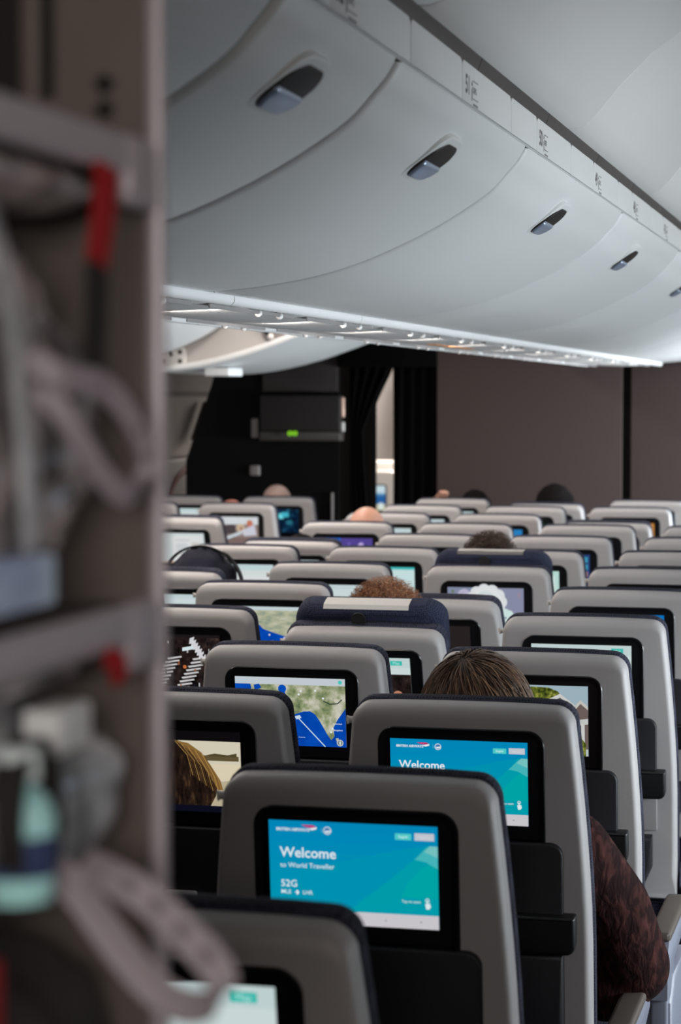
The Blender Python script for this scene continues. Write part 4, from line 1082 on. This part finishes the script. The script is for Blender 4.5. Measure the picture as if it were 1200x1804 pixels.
person(-2, 11, (-2.169, EYE-.494), .98, 'dark-haired person whose hair barely tops the front seat', 'skin', hair_cap(HK[:1], .014, .01),
       arms={1: ((.165, .30, .665), (.09, .52, .66)), -1: ((-.235, .22, .98), (-.168, .060, 1.125))})
# headphones on the hooded passenger
h = bpy.data.objects[hp.name]; hx, hy = h.location.x, h.location.y-LB*math.sin(math.radians(14))+.245; hz = EYE-.512-.112*1.10
root = empty('headphones', (hx, hy, hz)); tag(root, 'black over-ear headphones on the navy hood', 'headphones')
bm = bmesh.new(); ribbon(bm, [(.140*math.cos(t), -.022, .018+.140*math.sin(t)) for t in [PI*i/24 for i in range(25)]], (0, 1, 0), .026, .006); link('headband', bm, M['black'], root, auto=40)
for s_ in (-1, 1):
    bm = bmesh.new(); tube(bm, [(s_*.118, -.022, -.005), (s_*.128, -.022, -.005), (s_*.144, -.022, -.005), (s_*.150, -.022, -.005)], [.030, .040, .038, .026], 20); link('ear_cup', bm, M['black'], root, auto=40)
    bm = bmesh.new(); ball(bm, (s_*.150, -.030, .010), .012, 10, (.5, 1, 1)); link('ear_cup_badge', bm, M['hook'], root)

# ------------------------------------------------------------------ open stowage cabinet beside the camera
FX, JY = -.380, 1.150
root = empty('stowage_cabinet', (-.6, .8, 0)); tag(root, 'open grey crew stowage cabinet with shelves at the left edge', 'cabinet')
inv = Matrix.Translation(-Vector(root.location))
def cp(name, boxes, m, bev=.002):
    bm = bmesh.new()
    for b in boxes: box(bm, *b, bev)
    o = link(name, bm, m, root, auto=40); o.matrix_parent_inverse = inv; return o
cp('side_panel', [(-.86, FX-.004, JY, JY+.009, 0, 2.30)], M['steel'])
cp('side_panel', [(-.86, FX-.004, .30, .316, 0, 2.30)], M['steel'])
cp('edge_trim', [(FX-.006, FX+.003, JY-.001, JY+.010, 0, 2.30)], M['alu'], .003)
cp('edge_trim', [(FX-.006, FX+.004, .298, .318, 0, 2.30)], M['alu'], .003)
cp('back_panel', [(-.875, -.86, .30, JY+.016, 0, 2.30)], M['dark'])
cp('top_panel', [(-.875, FX, .30, JY+.016, 2.30, 2.33)], M['steel'])
cp('slat', [(-.452, -.442, JY-.012, JY-.001, EYE+.15, 2.29)], M['steel'])
cp('slat_recess', [(-.478, -.436, JY-.004, JY-.001, EYE+.16, 2.29)], M['dark'], 0)
sh_z = [EYE+.134, EYE-.105, EYE-.40, EYE-.80, EYE-1.25]
for z in sh_z:
    s_ = cp('shelf', [(-.86, FX-.002, .318, JY-.001, z-.012, z-.002)], M['steel'])
    bm = bmesh.new(); box(bm, FX-.008, FX+.002, .32, JY-.002, z-.021, z, .004); box(bm, FX-.006, FX+.003, JY-.052, JY-.003, z-.036, z+.001, .006)
    link('shelf_lip', bm, M['alu'], s_, auto=40)
bm = bmesh.new()
for z in (.153, .1665): cyl(bm, (-.408, JY-.0015, EYE+z), (-.408, JY-.0005, EYE+z), .0052, 14)
o = link('screw_hole', bm, M['dark'], root); o.matrix_parent_inverse = inv
def soft_bag(name, x0, x1, y0, y1, z0, z1, m, label, seed, amp=.012):
    """puffy wrinkled pouch resting on z0"""
    bm = bmesh.new(); nu, nv = 44, 28; rows = []
    for j in range(nv+1):
        v = j/nv; row = []
        for i in range(nu):
            a = 2*PI*i/nu; ca, sa = math.cos(a), math.sin(a); e = .28
            px = math.copysign(abs(ca)**e, ca); py = math.copysign(abs(sa)**e, sa)
            w = (math.sin(PI*min(1, max(0, .06+v*.90)))**.28)*(1-.09*max(0, v-.55)/.45)
            z = z0+(z1-z0)*v
            p = Vector(((x0+x1)/2+px*(x1-x0)/2*w, (y0+y1)/2+py*(y1-y0)/2*w, z))
            n = noise.noise(p*38+Vector((seed, 0, 0)))*amp+noise.noise(p*90+Vector((seed, 3, 0)))*amp*.4
            if 0 < j < nv: p += Vector((px, py, .3)).normalized()*(n-amp*.5)
            row.append(bm.verts.new(p))
        rows.append(row)
    for a, b in zip(rows[:-1], rows[1:]):
        for i in range(nu): bm.faces.new((a[i], a[(i+1) % nu], b[(i+1) % nu], b[i]))
    bm.faces.new(rows[0][::-1]); bm.faces.new(rows[-1])
    o = link(name, bm, m); tag(o, label, 'bag'); return o
b1 = soft_bag('equipment_bag', -.56, -.383, .62, 1.125, sh_z[1], EYE+.088, M['foil'], 'wrinkled grey film bag on the middle shelf with pale blue label', 2)
bm = bmesh.new(); slab(bm, rr(.90, 1.005, EYE-.096, EYE-.072, .004), -.004, .014, .002)
bmesh.ops.transform(bm, matrix=Matrix(((0, -1, 0, -.386), (1, 0, 0, 0), (0, 0, 1, 0), (0, 0, 0, 1))), verts=bm.verts[:]); link('label', bm, M['label'], b1, auto=40)
bm = bmesh.new(); ribbon(bm, smooth_path([(-.386, .93, EYE+.084), (-.382, .955, EYE+.03), (-.384, .975, EYE-.03), (-.386, .985, EYE-.07)]), (0, 1, 0), .022, .003); link('clear_edge', bm, M['film'], b1)
# webbing loop hanging on the first bag
def strap_loop(name, pts, side, wd, th, marks, label, cat='strap'):
    P = smooth_path([(x, y, z+EYE) for x, y, z in pts], 8); bm = bmesh.new(); ribbon(bm, P, side, wd, th); o = link(name, bm, M['strap'], auto=40); tag(o, label, cat)
    bm = bmesh.new(); S_ = Vector(side)
    for f in marks:
        i = int(f*(len(P)-2)); c = P[i]; t = (P[i+1]-P[i]).normalized(); n = t.cross(S_).normalized()
        s2 = n.cross(t)
        for sg in (1, -1):
            q = [c+t*a*.0042+s2*b*wd*.16+n*sg*(th/2+.0003) for a, b in ((1, 0), (.7, .7), (0, 1), (-.7, .7), (-1, 0), (-.7, -.7), (0, -1), (.7, -.7))]
            bm.faces.new([bm.verts.new(p) for p in q])
    link('printed_mark', bm, M['strap_mark'], o, smooth=False); return o
L1 = [(-.380, .968, .020), (-.368, .9696, .0107), (-.366, 1.0177, .0075), (-.366, 1.058, -.0055), (-.366, 1.086, -.0247), (-.366, 1.088, -.0400), (-.366, 1.0613, -.0470), (-.366, 1.0300, -.0390), (-.366, 1.0000, -.0235), (-.368, .980, -.0078), (-.376, .966, .0060)]
strap_loop('webbing_strap', L1, (.25, .70, .66), .0125, .0025, (.22, .36, .44, .52), 'white printed webbing loop hanging against the wrinkled bag, middle shelf')
root2 = empty('pull_tag', (-.374, 1.05, EYE+.112)); tag(root2, 'red pull tag hanging from the top shelf lip', 'tag')
bm = bmesh.new(); ribbon(bm, smooth_path([(-.3750, 1.0545, EYE+.1135), (-.3735, 1.0530, EYE+.108), (-.373, 1.0501, EYE+.0998), (-.373, 1.0450, EYE+.0831), (-.374, 1.0400, EYE+.0650)]), (.1, 1, 0), .018, .004)
o = link('red_ribbon', bm, M['red'], root2, auto=40); o.matrix_parent_inverse = Matrix.Translation(-Vector(root2.location))
bm = bmesh.new(); ribbon(bm, smooth_path([(-.374, 1.0405, EYE+.066), (-.375, 1.0419, EYE+.0393), (-.376, 1.0399, EYE+.0130)]), (.1, 1, 0), .020, .003)
o = link('black_ribbon', bm, M['dark'], root2, auto=40); o.matrix_parent_inverse = Matrix.Translation(-Vector(root2.location))
o = tag(soft_bag('folded_pouch', -.50, -.384, .80, 1.10, EYE+.0895, EYE+.1215, M['foil'], '', 8, .006), 'crumpled brownish pouch stuffed under the top shelf', 'pouch')
tag(soft_bag('folded_pouch', -.50, -.386, .80, 1.085, EYE-.1415, EYE-.1185, M['foil'], '', 21, .006), 'crumpled brownish pouch stuffed under the middle shelf', 'pouch')
bm = bmesh.new(); ribbon(bm, smooth_path([(-.376, 1.058, EYE-.127), (-.374, 1.068, EYE-.131), (-.375, 1.072, EYE-.141)]), (.2, .9, 0), .011, .003); tag(link('pull_tag', bm, M['red'], auto=40), 'small dark red tag tucked under the middle shelf lip', 'tag')
# bag with a bottle, on a dark pouch on the lower shelf
dk = soft_bag('dark_pouch', -.60, -.383, .60, 1.135, sh_z[2], EYE-.248, mat('dark_pouch_cloth', (.030, .026, .026), .75, bump=.5, bscale=60), 'dark cloth pouch on the lower shelf under the clear bag', 5, .008)
bm = bmesh.new(); box(bm, -.386, -.378, .88, .927, EYE-.29, EYE-.245, .003); link('red_trim', bm, M['red'], dk, auto=40)
b2 = soft_bag('clear_bag', -.55, -.379, .70, 1.142, EYE-.247, EYE-.142, M['film'], 'clear plastic bag holding a teal bottle, lower left', 11, .010)
bm = bmesh.new(); slab(bm, rr(1.012, 1.058, EYE-.170, EYE-.148, .003), -.004, .014, .002)
bmesh.ops.transform(bm, matrix=Matrix(((0, -1, 0, -.388), (1, 0, 0, 0), (0, 0, 1, 0), (0, 0, 0, 1))), verts=bm.verts[:]); link('label', bm, M['label_w'], b2, auto=40)
bm = bmesh.new(); n = 28
rings(bm, [[(x, .966+ry*math.cos(2*PI*i/n), EYE-.192+rz*math.sin(2*PI*i/n)) for i in range(n)] for x, ry, rz in ((-.390, .029, .039), (-.376, .029, .039), (-.374, .0255, .0355), (-.390, .0255, .0355))], 0, False, False); link('window_ring', bm, M['dark'], b2, auto=40)
root3 = empty('bottle', (-.384, .958, EYE-.228)); tag(root3, 'small teal bottle with pale cap seen in the round bag window', 'bottle')
def bt(name, P, m):
    bm = bmesh.new(); rings(bm, [[(r*math.cos(2*PI*i/24), r*math.sin(2*PI*i/24), z) for i in range(24)] for r, z in P]); return link(name, bm, m, root3, auto=40)
bt('bottle_body', [(.010, 0), (.016, .002), (.0175, .010), (.0175, .040), (.015, .048), (.008, .054), (.008, .058)], M['teal'])
bt('bottle_label', [(.0178, .014), (.0180, .016), (.0180, .030), (.0178, .032)], mat('navy_bottle_label', (.03, .05, .14), .4))
bt('bottle_cap', [(.0095, .056), (.011, .057), (.011, .070), (.009, .072)], M['cap'])
L2 = [(-.372, 1.012, -.220), (-.3514, 1.0, -.2243), (-.3356, 1.0, -.2329), (-.3196, 1.0, -.2467), (-.3064, 1.0, -.2592), (-.2998, 1.0, -.2708), (-.3053, 1.0, -.2799), (-.3183, 1.0, -.2818), (-.3321, 1.0, -.2755), (-.346, 1.0, -.2616), (-.3586, 1.0, -.2462), (-.3697, 1.0, -.232), (-.384, 1.004, -.222)]
strap_loop('webbing_strap', L2, (.35, .62, .70), .0165, .0025, (.12, .19, .26, .33), 'white printed webbing loop sticking out into the aisle, lower left')
#END
